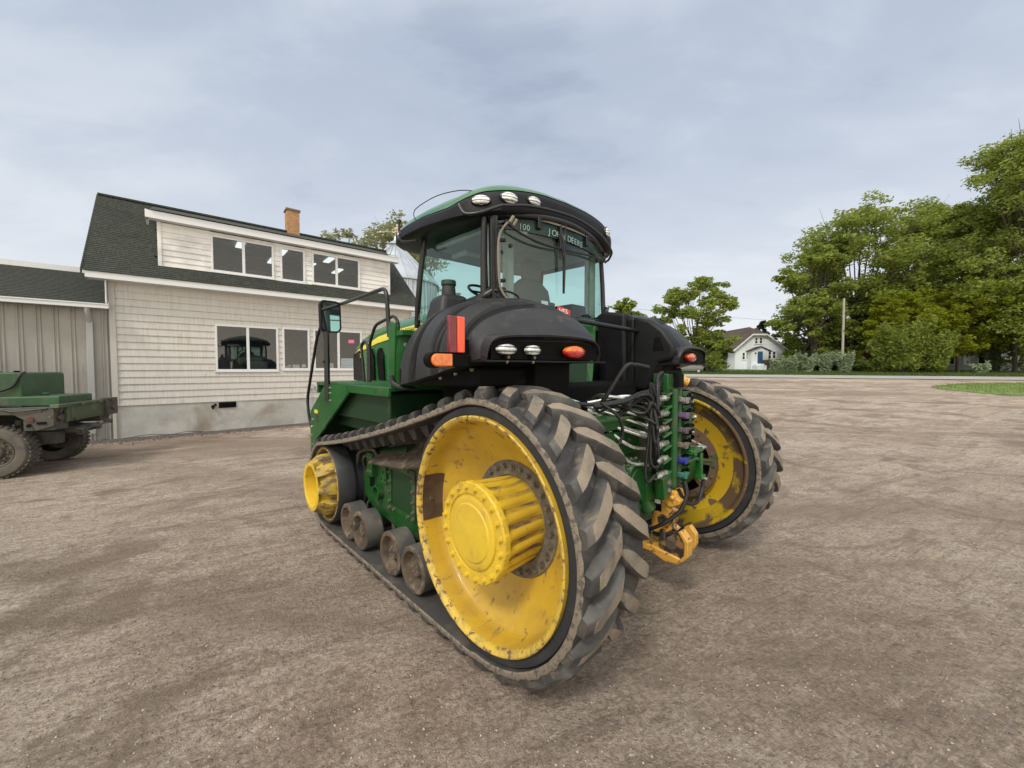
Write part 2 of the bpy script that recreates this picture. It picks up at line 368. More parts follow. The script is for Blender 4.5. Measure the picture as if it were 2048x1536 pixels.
BW = .457
def make_belt(side):
    X = (lambda x: x) if side == 0 else mir
    b = MB(); NB = 330; TH = .034
    # carcass: outer face, frayed edges, inner face
    secs = [(0.006, 0), (BW-.006, 0), (BW, -.008), (BW, -TH+.006), (BW-.006, -TH), (.006, -TH), (0, -TH+.006), (0, -.008)]
    mt = [0, 2, 2, 2, 3, 2, 2, 2]
    rows = [[bp3(X(x), BTOT*j/NB, h+(.0035*math.sin(j*2.1)+.002*math.sin(j*5.3) if (k in (0, 7)) else 0)) for k, (x, h) in enumerate(secs)] for j in range(NB)]
    base = len(b.v); k = len(secs)
    for r in rows: b.v += r
    for j in range(NB):
        for i in range(k):
            b.f.append((base+j*k+i, base+j*k+(i+1) % k, base+((j+1) % NB)*k+(i+1) % k, base+((j+1) % NB)*k+i)); b.m.append(mt[i])
    # lugs
    NL = 47; P = BTOT/NL; rr = random.Random(3+side)
    for half in (0, 1):
        for k_ in range(NL):
            s0 = (k_+.5*half)*P
            nst = 9; vs = []; wear = rr.uniform(.92, 1.0)
            for i in range(nst):
                t = i/(nst-1)
                if half == 0: x = .010+t*.230
                else: x = BW-.010-t*.230
                s = s0+.160*t**1.1
                hh = (.034+.026*min(1, t/.18))*wear if t < .8 else (.060-.024*(t-.8)/.2)*wear
                wt = .035*(.84+.25*math.sin(min(1, t*1.6)*1.57)) * (1 if t < .82 else 1-.6*(t-.82)/.18); wb = wt+.014+.016*t
                # skew: cross-section measured along s
                for (ds, h) in ((-wb, -.004), (-wt-.004, hh*.86), (-wt+.004, hh), (wt-.004, hh), (wt+.004, hh*.86), (wb, -.004)):
                    jit = rr.uniform(-.0015, .0015) if h > 0 else 0
                    vs.append(bp3(X(x), s+ds*1.0, h+jit))
            fs = []; ms = []
            for i in range(nst-1):
                for q in range(5):
                    fs.append((i*6+q, i*6+q+1, (i+1)*6+q+1, (i+1)*6+q)); ms.append(1 if (q == 2 and i >= 1) else 0)
            fs.append(tuple(range(5, -1, -1))); ms.append(0); fs.append(tuple((nst-1)*6+q for q in range(6))); ms.append(0)
            bb = len(b.v); b.v += vs
            for f, m in zip(fs, ms): b.f.append(tuple(bb+i for i in f)); b.m.append(m)
    # guide lugs inside
    for k_ in range(NL):
        s = k_*P; xm = X(BW/2); vs = []
        for (dx, ds, h) in ((-.045, -.05, -TH), (.045, -.05, -TH), (.045, .05, -TH), (-.045, .05, -TH), (-.022, -.025, -TH-.075), (.022, -.025, -TH-.075), (.022, .025, -TH-.075), (-.022, .025, -TH-.075)):
            vs.append(bp3(xm+dx, s+ds, h))
        b.add(vs, [(0,3,2,1),(4,5,6,7),(0,1,5,4),(1,2,6,5),(2,3,7,6),(3,0,4,7)], 3)
    return T(b, 'rubber_track', [M['rubber'], M['lugtop'], M['beltedge'], M['beltin']], ang=38)
belts = [make_belt(0), make_belt(1)]

# ---- drive wheels ---------------------------------------------------
def make_drive_wheel(side):
    X = (lambda x: x) if side == 0 else mir
    cy, cz = WC
    rim = MB()
    prof = [(.0, .585), (-.004, .578), (.0, .566), (.012, .556), (.03, .552), (.10, .548), (.135, .540), (.150, .528), (.160, .505), (.190, .47), (.235, .40), (.262, .345), (.272, .315), (.276, .25), (.276, .16)]
    k = len(prof)
    back = [(.316, .16), (.316, .30), (.335, .36), (.370, .45), (.392, .50), (.405, .535), (.43, .549), (.449, .556), (.457, .566), (.459, .578), (.455, .585)]
    allp = prof+back
    if side == 0: ms = [1]*4+[0]*(len(allp)-5)
    else: ms = [0]*(len(allp)-1); ms[k-1:k+3] = [1]*4
    rim.lathe_x([(X(x), r) for x, r in allp], cy, cz, n=120, ms=ms)
    rim.lathe_x([(X(.002), .584), (X(.455), .584)], cy, cz, n=120)
    mats = [M['yellow'], M['yellowrim']] if side == 0 else [M['farwheel'], M['faryellow']]
    wheel = T(rim, 'drive_wheel', mats, ang=40)
    # rubber coating with tread notches on the wheel's running face
    ty = MB()
    ty.lathe_x([(X(.022), .585), (X(.018), .60), (X(.02), .628), (X(.03), .636), (X(.17), .636), (X(.175), .60), (X(.28), .60), (X(.285), .636), (X(.43), .636), (X(.44), .628), (X(.438), .585)], cy, cz, n=120)
    T(ty, 'tyre', M['tyre'], wheel, ang=40)
    if side == 0:
        hub = MB()
        def fl(x, R, t):
            if x < .018 or x > .262: return R
            c = math.cos(20*t); return R-.015*max(0, min(1, .5+.62*c))*min(1, (x-.018)/.02)*min(1, (.262-x)/.05)
        n = 240
        xs = [.272, .262, .245, .20, .15, .10, .05, .03, .018, .017]
        prof = [(x, .232+.018*(1-x/.27)) for x in xs]
        b0 = len(hub.f)
        hub.lathe_x(prof, cy, cz, n=n, rad=fl)
        for i in range(b0, len(hub.f)):
            a = (i-b0) % n; row = (i-b0)//n
            if math.cos(20*2*math.pi*(a+.5)/n) > .28 and 1 <= row <= 7: hub.m[i] = 1
        # face flange with notched bolt lobes and cover plate
        def lob(x, R, t): return R+(.003 if math.cos(20*t+math.pi) > .2 else 0) if R > .24 else R
        hub.lathe_x([(.016, .247), (.012, .252), (-.016, .252), (-.024, .247), (-.024, .196), (-.016, .192), (-.016, .186), (-.026, .182), (-.030, .172), (-.030, .150), (-.036, .142), (-.040, .06), (-.043, .0001)], cy, cz, n=n, rad=lob)
        for i in range(20):
            t = 2*math.pi*(i+.5)/20; hub.bolt((-.024, cy+.228*math.cos(t), cz+.228*math.sin(t)), (-1, 0, 0), .0115, .017)
        for i in range(14):
            t = 2*math.pi*(i+.2)/14; hub.bolt((-.024, cy+.203*math.cos(t)*1, cz+.203*math.sin(t)), (-1, 0, 0), .0035, .005)
        T(hub, 'wheel_hub', [M['yellowclean'], M['yellowmud']], wheel, ang=30)
        fr = MB(); fr.lathe_x([(.276, .232), (.262, .238), (.260, .312), (.268, .318), (.276, .318)], cy, cz, n=96)
        for i in range(28):
            t = 2*math.pi*i/28; fr.bolt((.260, cy+.286*math.cos(t), cz+.286*math.sin(t)), (-1, 0, 0), .0135, .016, m=1)
        T(fr, 'hub_flange', [M['cast'], M['bolt']], wheel)
        # caked mud panel inside the rim
        pt = MB(); rows = []
        for j in range(13):
            t = R_(-11+30*j/12); rows.append([(x, cy+(r-.004)*math.cos(t), cz+(r-.004)*math.sin(t)) for x, r in ((.022, .554), (.06, .550), (.10, .548), (.132, .541), (.148, .529))])
        pt.grid(rows); pt.bolt((.08, cy+.548, cz+.02), (0, -1, 0), .012, .012, m=1)
        T(pt, 'mud_patch', [M['brown'], M['bolt']], wheel)
    else:
        hub = MB(); n = 120
        # spoked plate with windows, seen from between the tracks
        xi = mir(.40)
        b0 = len(hub.f)
        hub.lathe_x([(xi, .33), (xi, .275), (xi, .155), (xi, .11), (xi-.05, .10), (xi-.30, .10)], cy, cz, n=n)
        keep = []
        for i in range(b0, len(hub.f)):
            row = (i-b0)//n; a = (i-b0) % n
            if row == 1 or row == 1:
                if (a % 15) < 11: continue
            keep.append(i)
        hub.f = [hub.f[i] for i in keep]; hub.m = [hub.m[i] for i in keep]
        hub.lathe_x([(xi+.01, .335), (xi+.01, .32), (mir(.33), .32)], cy, cz, n=n)
        for i in range(8):
            t = 2*math.pi*(i*15+12.5)/120; d = Vector((0, math.cos(t), math.sin(t))); c = Vector((xi+.012, cy, cz))
            hub.cyl(c+d*.12, c+d*.30, .022, .018, n=8)
        for i in range(20):
            t = 2*math.pi*i/20; hub.bolt((xi, cy+.305*math.cos(t), cz+.305*math.sin(t)), (-1, 0, 0), .011, .015, m=1)
        T(hub, 'wheel_hub', [M['farhub'], M['bolt'], M['brown']], wheel)
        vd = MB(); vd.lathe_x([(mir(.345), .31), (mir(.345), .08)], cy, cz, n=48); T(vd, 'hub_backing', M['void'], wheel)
    return wheel
dws = [make_drive_wheel(0), make_drive_wheel(1)]

# ---- idlers and rollers ---------------------------------------------
def make_idler(side):
    X = (lambda x: x) if side == 0 else mir
    cy, cz = IC; ti = MB()
    ti.lathe_x([(X(.045), .335), (X(.035), .345), (X(.032), .358), (X(.042), .366), (X(.185), .366), (X(.19), .335), (X(.27), .335), (X(.275), .366), (X(.41), .366), (X(.42), .358), (X(.42), .33)], cy, cz, n=96)
    idl = T(ti, 'idler_wheel', M['tyre'], ang=40)
    ri = MB(); ri.lathe_x([(X(.035), .345), (X(.030), .338), (X(.040), .326), (X(.12), .318), (X(.20), .30), (X(.21), .20)], cy, cz, n=96)
    T(ri, 'idler_rim', M['yellowmud'], idl, ang=40)
    hb = MB(); n = 108
    prof = [(.20, .285), (.10, .290), (.05, .290), (.0, .285), (-.03, .265), (-.07, .238), (-.092, .228), (-.096, .222), (-.096, .190), (-.09, .184), (.02, .176), (.04, .12), (.045, .0001)]
    def pk(x, R, t):
        c = math.cos(9*t+.6)
        if R > .235 and -.08 < x < .06 and c > .25: return R-.040
        return R
    b0 = len(hb.f); hb.lathe_x([(X(x), r) for x, r in prof], cy, cz, n=n, rad=lambda x, R, t: pk(x if side == 0 else mir(x), R, t))
    for i in range(b0, len(hb.f)):
        row = (i-b0)//n
        if row >= 7: hb.m[i] = 1
    hb.bolt((X(.04), cy+.05, cz-.02), (-1 if side == 0 else 1, 0, 0), .01, .012)
    T(hb, 'idler_hub', [M['yellowmud'], M['yellowclean']], idl, ang=30)
    return idl
idlers = [make_idler(0), make_idler(1)]
ROL = [1.86, 1.60, 1.06, .735]
def make_roller(side, cy, inner=False):
    X = (lambda x: x) if side == 0 else mir
    R = .155; cz = .078+R; x0 = .045 if not inner else .27; x1 = x0+.145
    t = MB(); t.lathe_x([(X(x0+.01), .118), (X(x0), .124), (X(x0), .146), (X(x0+.008), R), (X(x1-.008), R), (X(x1), R-.01), (X(x1), .05)], cy, cz, n=56, ms=[1, 1, 1, 0, 0, 1])
    o = T(t, 'roller', [M['rollrub'], M['rust']], ang=40)
    if not inner:
        r = MB(); r.lathe_x([(X(x0+.006), .119), (X(x0+.05), .105), (X(x0+.055), .06), (X(x0+.03), .052), (X(x0+.024), .045), (X(x0+.024), .0001)], cy, cz, n=40)
        for i in range(6):
            a = 2*math.pi*i/6+.3; r.bolt((X(x0+.024), cy+.034*math.cos(a), cz+.034*math.sin(a)), (-1 if side == 0 else 1, 0, 0), .006, .006, m=1)
        T(r, 'roller_hub', [M['rust'], M['cast']], o)
    return o
for sd_ in (0, 1):
    for c in ROL:
        make_roller(sd_, c); make_roller(sd_, c, True)

# ---- undercarriage frame between the belts' runs ----------------------
def make_frame(side):
    X = (lambda x: x) if side == 0 else mir
    s = -1 if side == 0 else 1
    f = MB(); xp = .262
    poly = [(2.02, .60), (1.90, .74), (1.74, .83), (1.50, .83), (1.30, .83), (1.05, .86), (.70, .83), (.60, .60), (.62, .33), (1.0, .26), (1.40, .27), (1.80, .30), (2.0, .40)]
    f.prism(poly, 0, X(xp), X(xp+.10))
    f.box((min(X(.1), X(.45)), 2.15, IC[1]-.05), (max(X(.1), X(.45)), 2.45, IC[1]+.05))
    f.box((min(X(.30), X(.42)), 1.9, .42), (max(X(.30), X(.42)), 2.5, .54))
    fr = T(f, 'undercarriage_frame', M['greenmud'], bevel=.008)
    w_ = MB()
    # raised access frame with bolts
    y0, y1, z0, z1 = 1.10, 1.44, .44, .74; xo = X(xp)
    for (a, b_) in (((y0-.045, z0-.045), (y1+.045, z0)), ((y0-.045, z1), (y1+.045, z1+.045)), ((y0-.045, z0), (y0, z1)), ((y1, z0), (y1+.045, z1))):
        w_.box((min(xo, xo+s*.012), a[0], a[1]), (max(xo, xo+s*.012), b_[0], b_[1]))
    for i in range(6):
        for (yy, zz) in ((y0-.022+i*(y1-y0+.044)/5, z0-.022), (y0-.022+i*(y1-y0+.044)/5, z1+.022)):
            if i in (2, 3) : continue
            w_.bolt((xo+s*.012, yy, zz), (s, 0, 0), .012, .018, m=1)
    for i in range(4):
        for yy in (y0-.022, y1+.022): w_.bolt((xo+s*.012, yy, z0+.03+i*(z1-z0-.06)/3), (s, 0, 0), .012, .018, m=1)
    T(w_, 'access_frame', [M['greenmud'], M['bolt']], fr, bevel=0)
    dk = MB(); dk.box((min(xo+s*.001, xo+s*.003), y0, z0), (max(xo+s*.001, xo+s*.003), y1, z1)); 
    T(dk, 'access_cover', M['darkgreen'], fr)
    pv = MB(); pv.lathe_x([(xo, .066), (xo+s*.05, .062), (xo+s*.05, .048), (xo+s*.005, .046), (xo+s*.005, .0001)], 1.66, .50, n=32)
    T(pv, 'pivot_boss', M['greenmud'], fr)
    bk = MB()
    bk.box((min(xo, xo+s*.05), 1.72, .62), (max(xo, xo+s*.05), 1.83, .82)); bk.box((min(xo, xo+s*.03), 1.50, .60), (max(xo, xo+s*.03), 1.60, .78))
    for (yy, zz) in ((1.75, .66), (1.80, .66), (1.75, .78), (1.80, .78)): bk.bolt((xo+s*.05, yy, zz), (s, 0, 0), .009, .008, m=1)
    for (yy, zz) in ((1.52, .63), (1.58, .63), (1.52, .75), (1.58, .75), (1.55, .69)): bk.bolt((xo+s*.03, yy, zz), (s, 0, 0), .008, .002, m=2)
    bk.box((min(xo, xo+s*.004), 1.78, .50), (max(xo, xo+s*.004), 1.88, .60), m=2)
    T(bk, 'valve_block', [M['greenmud'], M['bolt'], M['void']], fr, bevel=.004)
    # mud scraper shield above the frame and tension cylinder
    sh = MB(); 
    sh.add([(X(.17), .62, .92), (X(.14), 1.05, .83), (X(.14), 1.62, .77), (X(.30), 1.74, .83), (X(.46), 1.30, 1.03), (X(.46), .62, 1.05)], [(0, 1, 2, 3, 4, 5)])
    T(sh, 'mud_shield', M['rust'], fr, solid=.012)
    cy_ = MB(); cy_.cyl((X(.34), 1.25, .90), (X(.34), 2.12, .72), .055, n=20); cy_.tube(bez([(X(.24), 2.1, .66), (X(.2), 1.95, .80), (X(.25), 1.8, .84), (X(.24), 1.62, .80), (X(.26), 1.45, .82)]), .014, m=1)
    cy_.tube(bez([(X(.28), 2.0, .60), (X(.22), 1.93, .74), (X(.24), 1.84, .80)]), .009, m=1)
    T(cy_, 'tension_cylinder', [M['darkgreen'], M['rust']], fr)
    return fr
for s_ in (0, 1): make_frame(s_)

# ---- chassis, tanks, axle housings ------------------------------------
c = MB()
c.box((.72, .30, .50), (1.98, 3.3, 1.02)); c.box((.85, .15, .95), (1.85, 2.6, 1.45)); c.box((1.0, 2.2, .60), (1.7, 4.3, 1.30))
T(c, 'chassis', [M['void']], bevel=.03)
c = MB(); c.box((.98, -.18, .46), (1.80, .35, 1.22)); c.cyl((.50, 0, .731), (2.2, 0, .731), .155, n=28); c.cyl((.47, 0, .731), (.66, 0, .731), .21, n=28); c.cyl((2.04, 0, .731), (2.23, 0, .731), .21, n=28)
c.box((.66, -.22, 1.00), (1.22, .30, 1.16)); c.cyl((1.1, -.2, .82), (1.1, -.30, .82), .11, n=20); c.cyl((1.05, -.1, 1.0), (1.22, -.3, .62), .05)
c.cyl((.88, -.14, .92), (.97, -.26, .92), .07, n=16); c.box((.60, -.25, 1.18), (1.25, -.19, 1.26)); c.box((.62, -.3, 1.245), (1.3, -.1, 1.262))
for i in range(5): c.bolt((.68+i*.1, -.22, 1.09), (0, -1, 0), .013, .018, m=1)
for (yy, zz, rr_) in ((-.19, .90, .10), (-.19, .66, .08)): c.cyl((1.06, yy, zz), (1.06, yy-.10, zz-.02), rr_, rr_*.8, n=20)
for i in range(10):
    t_ = 2*math.pi*i/10; c.bolt((1.06+.085*math.cos(t_), -.27, .90+.085*math.sin(t_)), (0, -1, 0), .010, .014, m=1)
c.tube([(.84, -.22, 1.02), (.98, -.30, .80), (1.10, -.28, .66)], .022, n=8); c.tube([(.74, -.2, 1.0), (.86, -.28, .84), (1.0, -.24, .60)], .016, n=8)
T(c, 'rear_axle_housing', [M['greenmud'], M['bolt']], bevel=.012)

# ---- fender shells -----------------------------------------------------
def fender(side):
    X = (lambda x: x) if side == 0 else mir
    st = [ # y, top z, bottom z (outer edge), outer x, inner x
     (-.165, 1.700, 1.672, .06, .81), (-.155, 1.735, 1.640, .04, .81), (-.12, 1.785, 1.600, .02, .805), (-.06, 1.850, 1.592, .01, .80), (.01, 1.905, 1.585, .0, .79),
     (.12, 1.965, 1.565, .0, .78), (.25, 2.005, 1.545, .0, .78), (.42, 2.030, 1.515, .01, .775), (.60, 2.04, 1.485, .025, .77), (.78, 2.03, 1.458, .05, .76),
     (.95, 1.985, 1.445, .095, .75), (1.06, 1.93, 1.445, .14, .74), (1.12, 1.87, 1.45, .18, .73)]
    if side == 1: st = [(q[0], q[1]+.03*min(1, max(0, (q[0]+.165)/.3)), *q[2:]) for q in st]
    def sample(y):
        for a, b in zip(st, st[1:]):
            if a[0] <= y <= b[0]:
                t = (y-a[0])/(b[0]-a[0]); return [a[k]+(b[k]-a[k])*t for k in range(1, 5)]
    ys = [st[0][0]]; y = -.16
    while y < 1.115: ys.append(y); y += .008
    ys.append(1.12)
    g = []
    def shear(x, y): return (.17*max(0, .62-x)-.03*max(0, x-.62))*min(1, max(0, (.18-y)/.30))
    def yrx(x): return -.165+shear(x, -.165)
    def groove(y, th):
        # bands pressed into the shell, leaning forward towards the inside
        d = 0
        for c0, wd in ((.085, .080), (.40, .105), (.70, .105)):
            q = abs(y-c0)
            d = max(d, min(1, max(0, (wd*.5+.010-q)/.016)))
        return d
    for y in ys:
        zt, zb, xo, xi = sample(y); row = []
        nn = 2.6
        for k in range(0, 81):
            th = k/80*math.pi/2; cx = math.sin(th)**(2/nn); sz = math.cos(th)**(2/nn) if k < 80 else 0
            x = xi-(xi-xo)*cx; z = zb+(zt-zb)*sz
            # drop at the inner edge a little (crowned)
            z -= .03*max(0, 1-cx*3)**2
            d = groove(y, k/80)*.038*min(1, (1-k/80)*6+.35)*min(1, k/14)
            x += d*cx; z -= d*sz
            row.append((X(x), y+shear(x, y), z))
        # inner vertical wall
        zt2 = row[0][2]
        row = [(X(xi), y+shear(xi, y), zb+(zt2-zb)*.0), (X(xi), y+shear(xi, y), zb+(zt2-zb)*.5)]+row
        g.append(row)
    f = MB(); f.grid(g)
    nr_ = len(g[0])
    for i_ in range(len(f.f)):
        j_, k_ = divmod(i_, nr_-1)
        if k_ >= 12 and groove((ys[j_]+ys[j_+1])/2, 0) > .3: f.m[i_] = 1
    # front cap
    b = len(f.v); f.v += [tuple(p) for p in g[-1]]; f.f.append(tuple(range(b, b+len(g[-1])))); f.m.append(0)
    # bottom plate
    for a_, b_ in zip(g, g[1:]):
        f.add([a_[0], a_[-1], b_[-1], b_[0]], [(0, 1, 2, 3)])
    fd = T(f, 'fender', [M['plastic'], M['plasticin']], ang=50)
    # recessed rear face with lamps: dark housing sunk below the visor
    r = MB(); yr = -.165
    pts = []
    out = [(.05, 1.600), (.05, 1.66), (.065, 1.69), (.10, 1.703), (.25, 1.709), (.45, 1.712), (.70, 1.703), (.765, 1.68), (.785, 1.64), (.79, 1.600)]
    n_ = len(out); r.add([(X(p[0]), yrx(p[0])-.002, p[1]) for p in out]+[(X(p[0]), yrx(p[0])+.05, p[1]) for p in out], [tuple(range(n_)), tuple(range(2*n_-1, n_-1, -1))]+[(i, n_+i, n_+(i+1) % n_, (i+1) % n_) for i in range(n_)])
    # visor lip over it
    T(r, 'lamp_recess', M['void'], fd)
    v = MB(); lip = bez([(.02, -.012, 1.600), (.032, -.018, 1.668), (.075, -.03, 1.708), (.22, -.04, 1.724), (.45, -.045, 1.730), (.66, -.04, 1.722), (.76, -.03, 1.700), (.805, -.018, 1.65), (.81, -.01, 1.600)], 5)
    rows = []
    for p in lip:
        yy = yrx(p.x); rows.append([(X(p.x), yy+.045, p.z+.014), (X(p.x), yy+p.y+.01, p.z+.008), (X(p.x), yy+p.y, p.z), (X(p.x), yy+p.y+.004, p.z-.010), (X(p.x), yy+.04, p.z-.012)])
    v.grid(rows); T(v, 'visor', M['plastic'], fd, ang=50)
    # edge strip under the lamps
    e_ = MB(); e_.add([(X(.0), yrx(0)-.03, 1.590), (X(.84), yrx(.84)-.03, 1.590), (X(.84), .05, 1.590), (X(.0), .05, 1.590)], [(0, 1, 2, 3)]); 
    T(e_, 'lower_strip', M['plasticin'], fd, solid=.009)
    def lamp(name, x, z, a, b_, mats, half=False, y=None):
        y = yrx(x)-.022
        m = MB(); n = 36; rings = []
        for (k, dy) in ((1.0, .02), (1.0, -.004), (.96, -.008), (.6, -.013), (.25, -.015)):
            rings.append([(X(x)+a*k*math.cos(2*math.pi*i/n), y+dy, z+b_*k*math.sin(2*math.pi*i/n)) for i in range(n)])
        m.grid(rings, closeu=True); m.v.append((X(x), y-.016, z)); c_ = len(m.v)-1; bb = c_-n
        for i in range(n): m.f.append((bb+i, bb+(i+1) % n, c_)); m.m.append(0)
        if half:
            for i, f_ in enumerate(m.f):
                zz = sum(m.v[q][2] for q in f_)/len(f_)
                m.m[i] = 1 if zz > z+.006 else 0
        o_ = T(m, name, mats, fd, ang=60)
        return o_
    lamp('tail_lamp', .575, 1.645, .086, .034, [M['redl'], M['amber']], True)
    if side == 0:
        for x, w_ in ((.128, .060), (.288, .050)):
            wl_ = lamp('work_lamp', x, 1.648, w_, .026, [M['lens']]); bk = MB(); yr_ = yrx(x)
            bk.box((X(x)-.012, yr_-.03, 1.598), (X(x)+.012, yr_-.01, 1.632)); bk.bolt((X(x), yr_-.03, 1.608), (0, -1, 0), .006, .006, m=1); bk.bolt((X(x), yr_-.02, 1.588), (0, 0, -1), .006, .01, m=1)
            T(bk, 'lamp_bracket', [M['void'], M['bolt']], wl_)
    if side == 0:
        # reflector and turn signal stick out at the left
        rf = MB(); cx, cy_, cz_ = -.085, -.065, 0
        y_ = .03; x_ = -.078
        rf.box((x_-.050, y_, 1.628), (x_-.004, y_+.02, 1.808)); T(rf, 'side_reflector', M['darkred'], fd, bevel=.004)
        rf = MB(); rf.box((x_-.002, y_-.006, 1.630), (x_+.040, y_+.02, 1.806)); T(rf, 'orange_reflector', M['orange'], fd, bevel=.004)
        rb = MB(); rb.box((x_-.040, y_+.02, 1.600), (x_+.085, y_+.032, 1.70)); rb.box((x_-.045, y_, 1.560), (x_+.07, y_+.03, 1.622)); rb.box((x_+.06, y_+.005, 1.585), (.08, y_+.03, 1.615))
        T(rb, 'lamp_arm', M['void'], fd, bevel=.004)
        am = MB(); y2 = y_-.005; am.box((x_-.130, y2-.02, 1.562), (x_-.045, y2+.03, 1.622))
        am.cyl((x_-.130, y2-.0205, 1.592), (x_-.130, y2+.0305, 1.592), .030, n=28)
        T(am, 'turn_signal', M['amber'], fd, bevel=.006, seg=3)
        ah = MB(); ah.cyl((x_-.135, y2-.008, 1.592), (x_-.135, y2+.04, 1.592), .037, n=28); ah.box((x_-.135, y2-.006, 1.623), (x_-.04, y2+.04, 1.630)); T(ah, 'signal_housing', M['void'], fd)
        # small marker tab, bolts under the edge
        for (yy, zz) in ((.1, 1.57), (.25, 1.545), (.4, 1.52)):
            tb = MB(); tb.bolt((.06, yy, zz-.02), (0, 0, -1), .009, .012); T(tb, 'shell_bolt', M['bolt'], fd)
    else:
        sl = MB(); sl.prism([(.005, 1.81), (-.035, 1.81), (-.075, 1.70), (.025, 1.695)], 0, X(.848), X(.80))
        # air slot in the upper side
        T(sl, 'air_slot', M['void'], fd)
    # tank body below the shell
    t = MB(); t.box((min(X(.47), X(.785)), .02, 1.30), (max(X(.47), X(.785)), 1.02, 1.60)); t.box((min(X(.10), X(.785)), .10, 1.445), (max(X(.10), X(.785)), 1.0, 1.56))
    T(t, 'tank_body', M['void'], fd, bevel=.02)
    # raised rear tank part behind the shell, stepped inner wall
    t = MB()
    if side == 1:
        t.prism([(.205, 1.37), (.21, 2.0), (.05, 1.955), (-.06, 1.87), (-.15, 1.745), (-.16, 1.69), (-.13, 1.62), (-.02, 1.60), (.07, 1.42), (.10, 1.37)], 0, X(.845), X(.70)); t.prism([(.55, 1.37), (.58, 2.03), (.50, 2.07), (.27, 2.03), (.262, 1.37)], 0, X(.865), X(.70)); t.box((X(.82), .20, 1.37), (X(.70), 1.0, 2.0)); t.box((X(.90), .66, 1.38), (X(.79), 1.05, 2.06))
        T(t, 'inner_tank_wall', M['plasticin'], fd, bevel=.03, seg=3)
    else:
        t.add([(.30, .80, 1.80), (.62, .80, 1.85), (.62, 1.16, 1.80), (.33, 1.12, 1.75), (.37, .84, 2.10), (.60, .84, 2.10), (.60, 1.06, 2.09), (.38, 1.04, 2.085)], [(0,3,2,1),(4,5,6,7),(0,1,5,4),(1,2,6,5),(2,3,7,6),(3,0,4,7)])
        T(t, 'filler_neck_hump', M['plastic'], fd, bevel=.045, seg=4)
        t = MB(); cc = (.47, .92); t.cyl((*cc, 2.07), (*cc, 2.165), .056, .048, n=32); t.cyl((*cc, 2.165), (*cc, 2.172), .052, n=32); T(t, 'filler_neck', M['plastic'], fd, bevel=.003)
        t = MB(); t.cyl((*cc, 2.168), (*cc, 2.205), .056, .054, n=24); t.cyl((*cc, 2.20), (*cc, 2.212), .014, n=12); T(t, 'fuel_cap', M['darkgreen'], fd, bevel=.005)
    return fd
fenders = [fender(0), fender(1)]
# crossbar between the two fenders behind the cab
c = MB(); c.cyl((.76, .30, 1.93), (2.03, .14, 1.86), .018, n=12); c.cyl((1.98, .145, 1.862), (2.06, .137, 1.858), .028, n=12, m=1)
T(c, 'cross_bar', [M['black'], M['steel']])
c = MB(); c.box((.85, .52, 1.0), (1.66, 1.0, 1.90)); T(c, 'cab_base', M['void'], bevel=.02)
c = MB(); c.add([(.95, .30, 1.60), (1.33, .30, 1.60), (1.28, .28, 1.30), (1.0, .28, 1.30)], [(0, 1, 2, 3)]); T(c, 'rear_panel', M['darkgreen'], solid=.02)
c = MB(); c.box((.70, .55, 1.90), (2.02, .62, 2.0)); c.add([(1.22, .40, 1.93), (1.40, .36, 1.955), (1.535, .36, 1.93), (1.535, .36, 1.75), (1.47, .35, 1.38), (1.40, .35, 1.38), (1.37, .38, 1.72)], [(0, 1, 2, 3, 4, 5, 6)]); c.box((1.34, .37, 1.80), (1.54, .58, 1.95))
T(c, 'cab_support', M['green'], bevel=.015, solid=.012)
# ---------------------------------------------------------------- cab
CX = 1.35
def zroof(x): return 2.62+.12*(1-((x-CX)/.9)**2)+.02*(x-CX)
a_, b_ = .93, .74; CY = 1.24
def outl(ph, k=1.0, n=4.2):
    c, s = math.cos(ph), math.sin(ph)
    return (CX+k*a_*math.copysign(abs(c)**(2/n), c), CY+k*b_*math.copysign(abs(s)**(2/n), s))
NP = 96
def ring(k, zf, n=4.2, dk=0):
    o = []
    for i in range(NP):
        ph = 2*math.pi*i/NP; x, y = outl(ph, k, n); rear = max(0, min(1, (CY-.35-y)/.25)); o.append((x, y+dk*rear, zf(x, y, rear)))
    return o
zb = lambda x, y: 2.645+(zroof(x)-2.645)*max(0, min(1, (1.35-y)/.6)) if y > .75 else zroof(x)
def zbs(x, y):
    # rim: arched at the rear, level at the sides and front
    t = max(0, min(1, (y-.55)/.7)); q = 2.655+.05*(1-((x-CX)/.93)**2)
    return zroof(x)*(1-t)+q*t
rf = MB()
rf.grid([ring(.86, lambda x, y, r: zbs(x, y)-.015), ring(.97, lambda x, y, r: zbs(x, y)-.012), ring(1.0, lambda x, y, r: zbs(x, y)+.012), ring(1.0, lambda x, y, r: zbs(x, y)+.07+.035*r),
         ring(.985, lambda x, y, r: zbs(x, y)+.085+.055*r), ring(.965, lambda x, y, r: zbs(x, y)+.095+.06*r)], closeu=True)
c0 = len(rf.v); rr_ = ring(.86, lambda x, y, r: zbs(x, y)-.015); rf.v += rr_; rf.v.append((CX, CY, 2.66)); cc = len(rf.v)-1
for i in range(NP): rf.f.append((c0+(i+1) % NP, c0+i, cc)); rf.m.append(0)
roofb = T(rf, 'roof_skirt', M['plasticin'], ang=50)
rt = MB()
def ztop(k, x, y, r): 
    e0 = zbs(x, y)+.098+.06*r; e1 = 3.075-.05*((x-CX)/.93)**2-.05*((y-CY)/.74)**2
    t = 1-k/.965; s = min(1, t*1.0)**.5
    return e0*(1-s)+e1*s
ks = [.972, .955, .93, .88, .80, .68, .52, .35, .18]
rt.grid([ring(k, (lambda k: lambda x, y, r: ztop(min(k, .965), x, y, r)+(.004 if k < .96 else 0))(k)) for k in ks], closeu=True)
c0 = len(rt.v)-NP; rt.v.append((CX, CY, 3.075)); 
